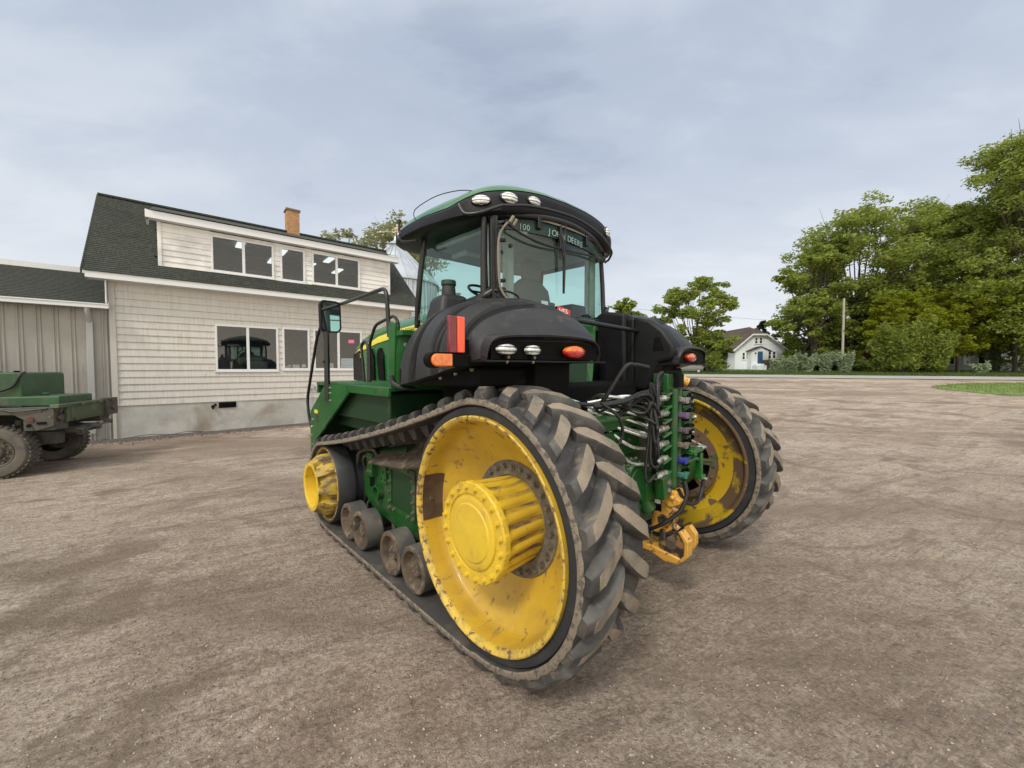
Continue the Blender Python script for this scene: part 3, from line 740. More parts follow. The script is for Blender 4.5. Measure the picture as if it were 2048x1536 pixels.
for i in range(NP): rt.f.append((c0+i, c0+(i+1) % NP, len(rt.v)-1)); rt.m.append(0)
T(rt, 'cab_roof', M['hoodgreen'], ang=60)
def ysurf(x): 
    u = min(.999, abs((x-CX)/a_)); return CY-b_*(1-u**4.2)**(1/4.2)
def rooflamp(x, z, w_, h_, mats, name='roof_work_lamp', nrm=None, y=None):
    if y is None: y = ysurf(x)
    if nrm is None:
        e = .02; nx = -(ysurf(x+e)-ysurf(x-e))/(2*e)*-1; nrm = Vector(((ysurf(x+e)-ysurf(x-e))/(2*e), -1, 0)).normalized()
    nrm = Vector(nrm).normalized(); u = Vector((0, 0, 1)).cross(nrm).normalized(); v = nrm.cross(u)
    c = Vector((x, y, z)); m = MB(); n = 36; rg = []
    for (k, d) in ((1.22, -.01), (1.22, .006), (1.08, .012)): rg.append([c+nrm*d+u*(w_*k*math.cos(2*math.pi*i/n))+v*(h_*k*math.sin(2*math.pi*i/n)) for i in range(n)])
    m.grid(rg, closeu=True); o = T(m, name, M['black'], ang=50)
    m = MB(); rg = []
    for (k, d) in ((1.08, .008), (1.0, .016), (.6, .026), (.25, .030), (.02, .031)): rg.append([c+nrm*d+u*(w_*k*math.cos(2*math.pi*i/n))+v*(h_*k*math.sin(2*math.pi*i/n)) for i in range(n)])
    m.grid(rg, closeu=True); T(m, 'lamp_glass', mats, o, ang=60)
rooflamp(.545, 2.722, .060, .032, M['lens']); rooflamp(.728, 2.762, .062, .036, M['lens']); rooflamp(.950, 2.792, .058, .030, M['lens'])
rooflamp(1.93, 2.80, .042, .040, M['lens'])
rooflamp(.455, 2.705, .040, .034, M['lens'], nrm=(-.8, .6, -.1), y=1.62)
# pillars, sills, roof rails
p = MB()
def post(pts, w0, w1): p.tube(pts, .03, n=10, rr=[w0+(w1-w0)*i/(len(pts)-1) for i in range(len(pts))])
post([(.66, .63, 2.66), (.655, .62, 2.35), (.655, .61, 2.10), (.70, .60, 1.98)], .034, .040)
post([(.60, .66, 2.66), (.595, .66, 2.35), (.60, .66, 2.08), (.62, .68, 1.98)], .022, .034)
post([(.60, 1.47, 2.70), (.585, 1.53, 2.35), (.59, 1.585, 2.1), (.61, 1.63, 1.92)], .024, .026)
post([(2.03, .66, 2.68), (2.04, .64, 2.35), (2.03, .62, 2.06)], .020, .022)
post([(2.09, 1.47, 2.70), (2.11, 1.53, 2.35), (2.09, 1.63, 1.92)], .024, .026)
# lower bracket spreading out at the foot of the rear pillar
for s in (1, -1):
    X = (lambda x: x) if s == 1 else (lambda x: 2.70-x)
    p.add([(X(.60), .60, 2.14), (X(.71), .58, 2.14), (X(.76), .54, 2.02), (X(.74), .52, 1.96), (X(.56), .56, 1.96), (X(.50), .72, 2.0), (X(.55), .66, 2.06)], [(0, 1, 2, 3, 4, 5, 6)])
    p.tube(bez([(X(.66), .60, 2.12), (X(.58), .68, 2.06), (X(.54), .86, 2.02), (X(.56), 1.0, 2.0)]), .03)
p.tube(bez([(.62, .62, 2.655), (.60, 1.0, 2.69), (.60, 1.47, 2.70)]), .028); p.tube(bez([(2.06, .62, 2.655), (2.09, 1.0, 2.69), (2.09, 1.47, 2.70)]), .028)
p.tube(bez([(.66, .62, 2.66), (1.0, .53, 2.70), (1.35, .50, 2.72), (1.7, .53, 2.70), (2.03, .64, 2.68)]), .026)
T(p, 'cab_frame', M['black'], ang=50, solid=0)
p = MB(); p.tube(bez([(.74, .575, 2.0), (1.0, .53, 1.985), (1.35, .50, 1.98), (1.70, .53, 1.985), (1.86, .57, 1.985), (1.93, .58, 2.03), (2.0, .60, 2.035), (2.05, .66, 2.02)]), .014); T(p, 'window_seal', M['black'])
# glazing
def rearc(x): return .50+.14*((x-CX)/.67)**2
g = MB(); g.grid([[(x, rearc(x)+.005, z) for x in np.linspace(.69, 2.02, 25)] for z in np.linspace(1.98, 2.70, 3)]); rg = T(g, 'rear_window', M['cabglass'], ang=80)
g = MB(); g.grid([[(x, rearc(x)-.004, z) for x in np.linspace(.75, 1.98, 25)] for z in (2.575, 2.69)]); T(g, 'window_band', M['banddark'], rg, ang=80)
g = MB()
g.tube(bez([(.70, .56, 2.60), (.86, .52, 2.53), (1.05, .49, 2.495), (1.35, .475, 2.50), (1.7, .50, 2.53), (2.0, .58, 2.55)]), .009); T(g, 'window_cable', M['hose'], rg)
def onrear(x, z, off=.008): # matrix for writing on the curved rear glass, readable from behind
    tx = Vector((1, (rearc(x+.01)-rearc(x-.01))/.02, -.035)).normalized(); zz = Vector((0, 0, 1)); n = Vector((tx.y, -tx.x, 0)).normalized()
    up = n.cross(tx).normalized()
    Mx = Matrix.Identity(4)
    for i in range(3): Mx[i][0] = tx[i]; Mx[i][1] = up[i]; Mx[i][2] = n[i]; Mx[i][3] = (x, rearc(x)-off, z)[i]
    return Mx
PT = M['paleprint'] = mat('pale_print', (.26, .37, .34), .6)
word = 'JOHN DEERE'; xx = 1.115
for ch in word:
    if ch != ' ': text_mesh(ch, .066, 'window_lettering', PT, rg, onrear(xx, 2.592-.05*(xx-1.1), .010), .0008, sx=1.05)
    xx += {'J': .030, ' ': .026, 'E': .041, 'O': .053}.get(ch, .049)
xx = .85
for ch in '100':
    text_mesh(ch, .062, 'window_lettering', PT, rg, onrear(xx, 2.585, .010), .0008); xx += .032
text_mesh('YEARS', .026, 'window_lettering', PT, rg, onrear(.852, 2.556, .010), .0008)
g = MB(); g.add([(1.215, rearc(1.2)-.006, 2.055), (1.37, rearc(1.37)-.006, 2.03), (1.37, rearc(1.37)-.006, 1.975), (1.215, rearc(1.2)-.006, 1.98)], [(0, 1, 2, 3)]); T(g, 'window_sticker', mat('red_sticker', (.62, .05, .03), .4), rg)
text_mesh('HES', .05, 'sticker_lettering', M['white'], rg, onrear(1.225, 2.0, .012), .0008, sx=1.2)
g = MB(); g.box((1.0, .47, 2.03), (1.07, .474, 2.065)); T(g, 'paper_tag', mat('pale_tag', (.35, .5, .5), .5), rg)
g = MB(); g.add([(.60, .70, 2.02), (.59, 1.58, 1.98), (.60, 1.48, 2.66), (.595, .68, 2.64)], [(0, 1, 2, 3)]); T(g, 'door_window', M['cabglass'])
g = MB(); g.add([(2.10, .70, 2.02), (2.11, 1.58, 1.98), (2.10, 1.48, 2.66), (2.10, .68, 2.64)], [(0, 1, 2, 3)]); T(g, 'side_window', M['cabglass'])
g = MB(); g.grid([[(x, 1.70-.0+.16*(1-((x-CX)/.75)**2), 1.95), (x, 1.52+.16*(1-((x-CX)/.75)**2), 2.70)] for x in np.linspace(.62, 2.08, 13)]); T(g, 'windshield', M['cabglass'], ang=80)
# interior
g = MB(); g.box((.72, .72, 2.60), (1.98, 1.50, 2.665)); g.box((.74, .66, 2.52), (.80, .74, 2.62)); g.box((.70, .70, 1.98), (.80, .80, 2.64)); g.box((1.93, .70, 1.98), (2.02, .78, 2.64)); g.box((.90, 1.30, 2.56), (1.80, 1.52, 2.62))
g.box((1.02, .85, 1.98), (1.08, .95, 2.62)); T(g, 'cab_lining', M['trimgrey'], bevel=.02)
g = MB(); g.box((.64, .62, 1.90), (2.06, 1.68, 1.96)); g.box((1.72, .75, 1.96), (1.95, 1.4, 2.16)); g.box((1.1, 1.56, 1.95), (1.6, 1.68, 2.22)); T(g, 'cab_floor_console', M['plasticin'], bevel=.03)
s_ = MB(); 
def shell(pts, y, d, bulge): # seat cushion slab from outline in x,z
    n = len(pts); fr_ = [(p_[0], y, p_[1]) for p_ in pts]; bk_ = [(p_[0], y+d, p_[1]) for p_ in pts]; s_.add(fr_+bk_, [tuple(range(n)), tuple(range(2*n-1, n-1, -1))]+[(i, n+i, n+(i+1) % n, (i+1) % n) for i in range(n)])
shell([(1.22, 1.96), (1.20, 2.20), (1.23, 2.30), (1.33, 2.37), (1.55, 2.37), (1.66, 2.30), (1.69, 2.2), (1.64, 1.96)], .98, .10, 0)
seat = T(s_, 'operator_seat', M['fabric'], bevel=.03, seg=3)
s_ = MB(); shell([(1.34, 2.36), (1.33, 2.50), (1.37, 2.56), (1.53, 2.56), (1.57, 2.50), (1.55, 2.36)], .98, .08, 0); T(s_, 'headrest', M['fabric2'], seat, bevel=.03, seg=3)
s_ = MB(); s_.box((1.22, 1.0, 2.02), (1.66, 1.5, 2.12)); s_.box((1.70, 1.0, 2.16), (1.78, 1.45, 2.20)); s_.box((1.10, 1.0, 2.16), (1.18, 1.4, 2.20)); T(s_, 'seat_cushion', M['fabric'], seat, bevel=.03)
s_ = MB(); pts = []
for i in range(33):
    t = 2*math.pi*i/32; pts.append(Vector((1.25+.19*math.cos(t), 1.42+.16*math.sin(t), 2.28+.10*math.sin(t))))
s_.tube(pts, .013, n=8); s_.cyl((1.25, 1.42, 2.28), (1.25, 1.58, 2.0), .03); s_.cyl(pts[0], pts[16], .010); T(s_, 'steering_wheel', M['plasticin'])
# hoses beside the rear pillar, tan wrapped harness
h = MB(); h.tube(bez([(.735, .53, 2.60), (.66, .50, 2.55), (.60, .50, 2.45), (.595, .50, 2.25), (.61, .49, 2.10), (.66, .46, 2.02), (.70, .44, 1.96)]), .008)
h.cyl((.70, .50, 2.575), (.735, .50, 2.625), .013); h.cyl((.73, .50, 2.56), (.765, .50, 2.61), .013)
T(h, 'wrapped_harness', M['tape'])
h = MB(); h.tube(bez([(.63, .56, 2.62), (.62, .55, 2.35), (.63, .54, 2.12), (.68, .50, 2.03), (.74, .47, 1.97)]), .009); h.tube(bez([(.60, .58, 2.60), (.585, .56, 2.4), (.59, .56, 2.12), (.62, .53, 2.05)]), .008)
h.tube(bez([(.60, .56, 2.1), (.65, .48, 2.09), (.73, .45, 2.06), (.74, .45, 2.00), (.68, .44, 1.97)]), .008)
for z in (2.53, 2.44, 2.16, 2.1): h.cyl((.61, .52, z), (.67, .52, z+.012), .014, n=8)
T(h, 'cab_hose', M['hose'])
# rear wiper
h = MB(); h.cyl((1.235, rearc(1.23)-.02, 2.68), (1.235, rearc(1.23)-.02, 2.42), .012, n=8); h.tube([(1.235, .47, 2.60), (1.25, .45, 2.42), (1.255, .465, 2.15)], .006)
h.tube([(1.20, .48, 2.62), (1.25, .455, 2.40)], .004); h.tube([(1.29, .48, 2.70), (1.255, .455, 2.36)], .004)
h.box((1.248, .468, 2.15), (1.262, .476, 2.58)); T(h, 'rear_wiper', M['black'])
h = MB(); 
for (x, z) in ((1.02, 2.70), (1.60, 2.69)): h.box((x-.02, rearc(x)-.03, z-.09), (x+.02, rearc(x)-.002, z)); 
h.cyl((.735, .54, 2.43), (.735, .52, 2.43), .016, n=14)
T(h, 'window_hinge', M['black'], bevel=.005)
g = MB(); g.grid([[(x, rearc(x)-.016, 2.70-.01), (x, rearc(x)-.016, 2.675)] for x in np.linspace(.78, 1.95, 21)]); T(g, 'window_trim', M['tape'], ang=80)
# rear guard rail under the roof
h = MB(); h.tube(fillet([(.35, .62, 2.64), (.36, .58, 2.565), (.42, .50, 2.565)]+bez([(.57, .44, 2.64), (.85, .41, 2.70), (1.25, .38, 2.722), (1.60, .41, 2.705), (1.85, .46, 2.665)], 6)+[(2.02, .52, 2.63), (2.10, .62, 2.59), (2.02, .62, 2.565), (1.93, .54, 2.57)], .05, 4), .0105, n=10)
T(h, 'guard_rail', M['black'], ang=60)
h = MB(); h.tube(fillet([(.46, 1.36, 2.60), (.43, 1.52, 2.62), (.43, 1.60, 2.655), (.43, 1.605, 2.80)], .05, 4), .0105); h.cyl((.43, 1.605, 2.80), (.43, 1.60, 2.825), .017)
T(h, 'roof_bracket', M['black'])
h = MB(); h.tube(bez([(.47, 1.36, 2.74), (.44, 1.37, 2.80), (.445, 1.33, 2.85), (.46, 1.07, 2.865), (.50, .84, 2.845), (.56, .74, 2.83)]), .0035); T(h, 'antenna_cable', M['hose'])
# ---------------------------------------------------------------- hood
hd = MB()
def hsec(y, w_, zt, zb_): # half-width, top, bottom
    o = []
    prof = [(-1, 0), (-1, .6), (-1.0, .80), (-.975, .87), (-.90, .93), (-.65, .98), (-.3, .997), (0, 1)]
    L_ = [(CX+w_*q, y, zb_+(zt-zb_)*t) for q, t in prof]; return L_+[(2*CX-a[0], a[1], a[2]) for a in L_[-2::-1]]
HS = [(1.75, .44, 2.15, 1.30), (2.2, .43, 2.165, 1.30), (2.8, .425, 2.155, 1.30), (3.3, .42, 2.10, 1.30), (3.7, .405, 2.01, 1.31), (3.95, .385, 1.915, 1.33), (4.05, .36, 1.83, 1.36), (4.10, .33, 1.75, 1.42)]
hrows = [hsec(*q) for q in HS]
hd.grid(hrows); hd.v += hrows[-1]; hd.f.append(tuple(range(len(hd.v)-15, len(hd.v)))); hd.m.append(0)
hood = T(hd, 'hood', M['hoodgreen'], ang=60)
for s in (0, 1):
    X = (lambda x: x) if s == 0 else mir
    st = MB(); rws = []
    for (y, zt, zb_) in ((1.76, 2.025, 1.94), (2.2, 2.02, 1.935), (2.7, 1.995, 1.91), (3.15, 1.95, 1.868), (3.55, 1.88, 1.81), (3.85, 1.81, 1.765), (3.97, 1.77, 1.755)):
        wx = np.interp(y, [q[0] for q in HS], [q[1] for q in HS])+.006; k = .01
        rws.append([(X(CX-wx*.985), y, zt), (X(CX-wx-.002), y, zb_+(zt-zb_)*.5), (X(CX-wx-.003), y, zb_)])
    st.grid(rws); T(st, 'hood_stripe', M['stripe'], hood, ang=60)
    lv = MB()
    for (y0, y1) in ((2.95, 3.15), (3.22, 3.42)):
        x = CX-.442; pts = [(y0, 1.40), (y1-.05, 1.42), (y1, 1.68), (y1-.02, 1.78), (y0+.10, 1.81), (y0+.02, 1.72)]
        lv.prism(pts, 0, X(x-.004), X(x+.02))
    T(lv, 'hood_louvre', M['void'], hood)
    gr = MB(); gr.add([(X(CX-.41), 3.62, 1.36), (X(CX-.412), 3.75, 1.80), (X(CX-.395), 3.98, 1.745), (X(CX-.37), 4.06, 1.66), (X(CX-.36), 4.08, 1.40)], [(0, 1, 2, 3, 4)]); T(gr, 'grille', M['plasticin'], hood, solid=.02)
text_mesh('JOHN DEERE', .075, 'hood_lettering', M['darkgreen'], hood, Matrix.Translation((CX-.452, 2.62, 1.942)) @ Matrix(((0, 0, -1, 0), (-1, 0, 0, 0), (0, 1, 0, 0), (0, 0, 0, 1))), .0008)
text_mesh('S', .085, 'hood_lettering', M['stripe'], hood, Matrix.Translation((CX-.447, 3.66, 1.70)) @ Matrix(((0, 0, -1, 0), (-1, 0, 0, 0), (0, 1, 0, 0), (0, 0, 0, 1))), .0008)
# ---------------------------------------------------------------- access platform on the left
pf = MB()
pf.box((.12, 1.16, 1.385), (.78, 2.86, 1.415)); pf.box((.10, 1.16, 1.345), (.125, 1.95, 1.41)); pf.box((.125, 2.84, 1.30), (.80, 2.865, 1.41))
for i in range(14): pf.box((.14, 1.22+i*.115, 1.415), (.76, 1.245+i*.115, 1.421))
plat = T(pf, 'access_platform', M['green'], bevel=.006)
pl = MB(); 
pl.add([(.10, 1.95, 1.41), (.10, 2.50, 1.40), (.10, 2.98, 1.10), (.10, 3.00, .62), (.10, 2.90, .62), (.10, 2.84, .80), (.10, 1.93, 1.33)], [(0, 1, 2, 3, 4, 5, 6)])
T(pl, 'side_plate', M['green'], plat, solid=.02)
pl = MB(); pl.box((.13, 2.88, .60), (.70, 2.98, 1.12)); pl.add([(.14, 2.50, 1.395), (.78, 2.50, 1.395), (.78, 2.97, 1.10), (.14, 2.97, 1.10)], [(0, 1, 2, 3)]); T(pl, 'step_panel', M['darkgreen'], plat)
pl = MB(); pl.box((.17, 1.3, 1.10), (.75, 2.7, 1.36)); pl.box((.25, 1.5, .98), (.70, 2.75, 1.12)); T(pl, 'battery_box', M['darkgreen'], plat, bevel=.02)
pl = MB(); pl.box((.086, 2.74, 1.01), (.089, 2.82, 1.10)); T(pl, 'warning_label', mat('label_dark', (.05, .05, .04), .5), plat)
pl = MB(); pl.box((.084, 2.73, 1.095), (.0875, 2.83, 1.13)); T(pl, 'warning_label', M['stripe'], plat)
pl = MB(); pl.prism([(1.14, 1.43), (1.12, 1.86), (1.20, 1.90), (1.22, 1.86), (1.215, 1.43)], 0, .14, .165)
pl.add([(.15, 1.13, 1.80), (.51, 1.03, 1.80), (.51, 1.03, 1.42), (.15, 1.13, 1.42)], [(0, 1, 2, 3)]); pl.box((.15, 1.02, 1.795), (.62, 1.16, 1.825))
pl.add([(.155, 1.13, 1.90), (.155, 1.22, 1.80), (.155, 1.22, 1.42), (.155, 1.13, 1.42)], [(0, 1, 2, 3)])
o_ = T(pl, 'corner_plate', M['green'], solid=.008)
pl = MB()
for z in (1.54, 1.73): pl.bolt((.215, 1.105, z), (-.27, -.96, 0), .012, .016)
T(pl, 'corner_bolt', M['steel'])
pl = MB(); pl.tube(bez([(.115, 1.14, 1.50), (.118, 1.12, 1.45), (.16, 1.06, 1.415), (.25, 1.03, 1.405)]), .018); T(pl, 'rubber_trim', M['black'])
pl = MB()
for (y, z) in ((2.47, 1.37), (2.47, 1.32), (2.47, 1.25), (2.36, 1.37), (2.36, 1.32), (2.36, 1.25), (2.90, 1.02), (2.94, .94), (2.95, .85), (2.93, .75)): pl.bolt((.09, y, z), (-1, 0, 0), .009, .012)
T(pl, 'platform_bolt', M['steel'], plat)
rl = MB()
rl.tube([(.085, 2.42, 1.24), (.085, 2.42, 1.905)], .027); rl.bolt((.06, 2.42, 1.62), (-1, 0, 0), .010, .014); T(rl, 'mirror_post', M['black'])
rl = MB(); rl.tube(fillet([(.12, 2.98, .83), (.10, 3.07, 1.02), (.10, 3.12, 1.22), (.12, 2.82, 1.88), (.14, 2.70, 2.03), (.16, 2.62, 2.08)], .08, 5), .0145, n=10)
rl.cyl((.12, 2.98, .83), (.12, 2.93, .86), .02); rl.cyl((.11, 3.02, .90), (.11, 2.95, .90), .008)
T(rl, 'ladder_rail', M['black'], ang=60)
rl = MB(); rl.tube(fillet([(.14, 2.53, 2.19), (.25, 2.49, 2.195), (.20, 1.38, 2.185), (.20, 1.34, 1.80)], .09, 6), .0165, n=12); T(rl, 'hand_rail', M['black'], ang=60)
rl = MB(); rl.tube(fillet([(.42, 2.22, 1.42), (.42, 2.22, 1.80), (.42, 2.08, 1.97), (.42, 1.70, 2.02), (.42, 1.62, 1.96), (.42, 1.62, 1.80)], .07, 5), .0145, n=12)
rl.tube(fillet([(.46, 2.45, 1.42), (.46, 2.52, 1.80), (.46, 2.42, 1.84), (.46, 2.35, 1.78), (.46, 2.35, 1.42)], .06, 5), .0145, n=12); T(rl, 'inner_hand_rail', M['black'], ang=60)
mi = MB(); mc = Vector((.13, 2.42, 2.055))
Mm = Matrix.Translation(mc) @ Matrix.Rotation(R_(7), 4, 'Z') @ Matrix.Rotation(R_(-3), 4, 'X')
def rrect(w_, h_, r_, y, n=6, taper=0):
    o = []
    for (sx, sz, a0) in ((1, 1, 0), (-1, 1, 90), (-1, -1, 180), (1, -1, 270)):
        for i in range(n+1):
            t = R_(a0+90*i/n); zz = sz*(h_-r_)+r_*math.sin(t); xx = sx*(w_-r_)+r_*math.cos(t); o.append(Mm @ Vector((xx*(1+taper*zz), y, zz)))
    return o
rgs = [rrect(.085, .140, .045, .0), rrect(.098, .150, .05, -.004), rrect(.102, .155, .05, .012), rrect(.098, .150, .05, .045), rrect(.07, .12, .04, .075)]
mi.grid(rgs, closeu=True); nq = len(rgs[0]); mi.f.append(tuple(range(len(mi.v)-nq, len(mi.v)))); mi.m.append(0)
mr = T(mi, 'side_mirror', M['plasticin'], ang=50)
mg = MB(); q = rrect(.086, .141, .045, .003); mg.v += q; mg.f.append(tuple(range(nq))); mg.m.append(0); T(mg, 'mirror_glass', M['mirrorm'], mr, recalc=True)
# ---------------------------------------------------------------- rear hydraulics
sv = MB()
x0 = 1.30
sv.box((x0, -.42, .80), (x0+.05, -.36, 1.42)); sv.cyl((x0+.0, -.42, .78), (x0+.0, -.42, 1.42), .022, n=14); sv.cyl((x0+.07, -.42, .80), (x0+.07, -.42, 1.42), .016, n=14)
sv.box((x0-.03, -.36, .74), (x0+.14, -.28, 1.44)); sv.box((x0-.055, -.40, 1.40), (x0+.10, -.30, 1.52))
sv.box((x0+.09, -.44, 1.12), (x0+.20, -.34, 1.40))
for i in range(6): sv.box((x0+.088, -.452, 1.14+i*.045), (x0+.205, -.335, 1.158+i*.045))
sv.cyl((x0+.15, -.46, 1.24), (x0+.15, -.40, 1.24), .04, n=18); sv.box((x0+.13, -.45, 1.02), (x0+.19, -.36, 1.14))
for i in range(8):
    z = .80+i*.085
    sv.box((x0-.085, -.40, z-.004), (x0+.01, -.33, z+.004)); sv.add([(x0-.09, -.40, z-.03), (x0+.01, -.43, z+.012), (x0+.01, -.42, z+.020), (x0-.09, -.38, z-.018)], [(0, 1, 2, 3)])
# lower bracket plates and casting
sv.box((1.12, -.33, .70), (1.30, -.27, .86)); sv.box((1.18, -.32, .70), (1.55, -.10, .80)); sv.prism([(1.16, .86), (1.30, .88), (1.31, .76), (1.18, .72)], 1, -.42, -.36)
sv.box((x0+.04, -.40, .70), (x0+.16, -.34, .80))
stack = T(sv, 'valve_stack', M['greenmud'], bevel=.004)
b_ = MB()
for z in (.79, .755, .72): b_.bolt((x0+.13, -.40, z), (0, -1, 0), .012, .015)
for z in (.82, .77): b_.bolt((1.24, -.42, z), (0, -1, 0), .017, .012)
T(b_, 'bracket_bolt', M['bolt'], stack)
cols_ = [(.20, .19, .185), (.13, .07, .17), (.09, .07, .085), (.15, .12, .10), (.02, .035, .30), (.03, .17, .14)]
for i in range(6):
    z = 1.345-i*.098; m = MB(); cm = mat('coupler_cap', cols_[i], .4, dirt=(.05, .045, .04), dsc=40, dr=(.5, .65))
    m.cyl((x0+.055, -.44, z), (x0+.055, -.475, z), .021, n=14); m.box((x0+.035, -.485, z-.018), (x0+.075, -.472, z+.022)); m.box((x0+.07, -.48, z+.0), (x0+.105, -.45, z+.02))
    m.box((x0+.02, -.46, z-.008), (x0+.035, -.43, z+.026)); T(m, 'coupler_cap', cm, stack, bevel=.004)
for i in range(6):
    z = 1.365-i*.098; m = MB(); y = -.385
    m.cyl((x0-.03, y, z), (x0-.075, y, z), .022, n=6); m.cyl((x0-.075, y, z), (x0-.125, y, z-.003), .019, n=16); m.cyl((x0-.125, y, z-.003), (x0-.135, y, z-.003), .024, n=6); m.cyl((x0-.135, y, z-.003), (x0-.175, y, z-.006), .017, n=14)
    for q in range(4): m.cyl((x0-.08-q*.012, y, z), (x0-.084-q*.012, y, z), .0205, n=14)
    T(m, 'hose_fitting', M['steel'], stack)
rr = random.Random(5)
for i in range(5):
    z = 1.32-i*.098; m = MB(); y = -.33
    m.cyl((x0-.03, y, z), (x0-.10, y, z), .018, n=12); m.cyl((x0-.10, y, z), (x0-.115, y, z), .023, n=6); m.tube(bez([(x0-.115, y, z), (x0-.20, y, z+.02), (x0-.32, -.26, z+.06), (x0-.5, -.1, 1.34-.02*i)], 8), .011, n=10)
    T(m, 'steel_pipe', M['chrome'], stack)
for (a_1, b_1) in (((x0-.62, -.02, 1.37), (x0-.14, -.37, 1.17)), ((x0-.66, -.06, 1.30), (x0-.16, -.39, 1.10)), ((x0-.45, -.2, 1.385), (x0-.10, -.36, 1.33))):
    m = MB(); m.cyl(a_1, b_1, .012, n=12); m.cyl(Vector(b_1).lerp(Vector(a_1), .12), b_1, .019, n=6); T(m, 'steel_pipe', M['chrome'], stack)
for i in range(11):
    z = 1.365-(i % 6)*.098; m = MB(); y = -.385-(i//6)*-.04
    m.tube(bez([(x0-.17, y, z), (x0-.22, y-.02+rr.uniform(-.03, .03), z+rr.uniform(-.02, .04)), (x0-.27+rr.uniform(-.03, .03), -.42+rr.uniform(-.03, .04), z+rr.uniform(.02, .12)), (x0-.27+rr.uniform(-.05, .05), -.36, 1.30+rr.uniform(-.05, .10)), (x0-.38+rr.uniform(-.08, .05), -.2+rr.uniform(-.05, .1), 1.31+rr.uniform(-.10, .08)), (x0-.50, .08, 1.20+rr.uniform(-.1, .1))], 8), .0095, n=8)
    T(m, 'hydraulic_hose', M['hose'], stack)
for k, P_ in enumerate([
    [(x0-.05, -.36, 1.525), (x0-.13, -.37, 1.50), (x0-.19, -.40, 1.43), (x0-.21, -.41, 1.30), (x0-.24, -.40, 1.15), (x0-.20, -.38, 1.0), (x0-.12, -.36, .90)],
    [(x0+.02, -.36, 1.50), (x0-.14, -.36, 1.44), (x0-.34, -.34, 1.38), (x0-.55, -.2, 1.34), (x0-.7, 0, 1.36)],
    [(x0-.02, -.35, 1.46), (x0-.20, -.38, 1.40), (x0-.27, -.40, 1.25), (x0-.22, -.40, 1.05), (x0-.16, -.38, .92)],
    [(x0-.20, -.34, 1.56), (x0-.34, -.33, 1.575), (x0-.40, -.30, 1.56), (x0-.46, -.22, 1.40), (x0-.48, -.15, 1.30)],
    [(x0-.62, -.28, 1.36), (x0-.55, -.35, 1.28), (x0-.52, -.36, 1.18), (x0-.55, -.34, 1.10)],
    [(x0-.60, -.22, 1.33), (x0-.42, -.32, 1.36), (x0-.30, -.34, 1.40), (x0-.05, -.36, 1.42)],
    [(x0+.055, -.47, .82), (x0+.04, -.49, .74), (x0+.0, -.47, .64), (x0-.05, -.40, .56), (x0-.07, -.32, .50), (x0-.05, -.25, .46)],
    [(x0+.01, -.45, .77), (x0+.06, -.48, .68), (x0+.18, -.50, .66), (x0+.26, -.50, .72), (x0+.285, -.50, .80)]]):
    m = MB(); m.tube(bez(P_, 8), .0125 if k != 4 else .009, n=10); T(m, 'hydraulic_hose', M['hose'], stack)
m = MB(); m.box((x0+.09, -.50, .99), (x0+.27, -.42, 1.02)); m.box((x0+.24, -.50, .82), (x0+.275, -.46, .98)); m.tube(bez([(x0+.06, -.46, .935), (x0+.18, -.48, .95), (x0+.25, -.48, .93)]), .014); m.cyl((x0+.13, -.51, 1.0), (x0+.13, -.43, 1.0), .026, n=16); m.box((x0+.235, -.51, .80), (x0+.30, -.46, .83))
T(m, 'link_arm', M['green'], stack, bevel=.004)
m = MB(); m.cyl((x0+.25, -.47, 1.005), (x0+.38, -.47, 1.0), .014, n=10); m.cyl((x0+.24, -.47, 1.005), (x0+.30, -.47, 1.003), .022, n=12); m.cyl((x0+.20, -.44, 1.07), (x0+.37, -.46, 1.01), .007, n=8)
m.cyl((x0+.285, -.51, .80), (x0+.285, -.525, .80), .012, n=12)
T(m, 'link_rod', M['steel'], stack)
m = MB(); m.box((x0+.20, -.44, 1.10), (x0+.235, -.37, 1.36)); 
for i in range(6): m.cyl((x0+.24, -.42, 1.12+i*.045), (x0+.275, -.43, 1.12+i*.045+rr.uniform(-.01, .01)), .012, n=8)
m.box((x0+.02, -.44, 1.43), (x0+.09, -.40, 1.52)); m.box((x0-.05, -.41, 1.525), (x0+.14, -.33, 1.532))
T(m, 'electric_connector', M['void'], stack, bevel=.003)
for i in range(11):
    zz_ = .86+i*.05; xa_ = x0+.075+rr.uniform(0, .05); m = MB(); m.box((xa_, -.462, zz_), (xa_+.035, -.43, zz_+.022)); m.box((xa_+.01, -.475, zz_+.006), (xa_+.02, -.455, zz_+.034)); T(m, 'coupler_latch', M['void'], stack, bevel=.003)
    if i % 2: m = MB(); m.cyl((x0+.20, -.40, zz_), (x0+.265, -.44+rr.uniform(-.02, .02), zz_+rr.uniform(-.01, .02)), .010, n=8); T(m, 'hose_fitting', M['steel'], stack)
m = MB(); m.cyl((x0+.15, -.44, 1.46), (x0+.12, -.40, 1.48), .03, n=14); T(m, 'yellow_cap', M['hitch'], stack)
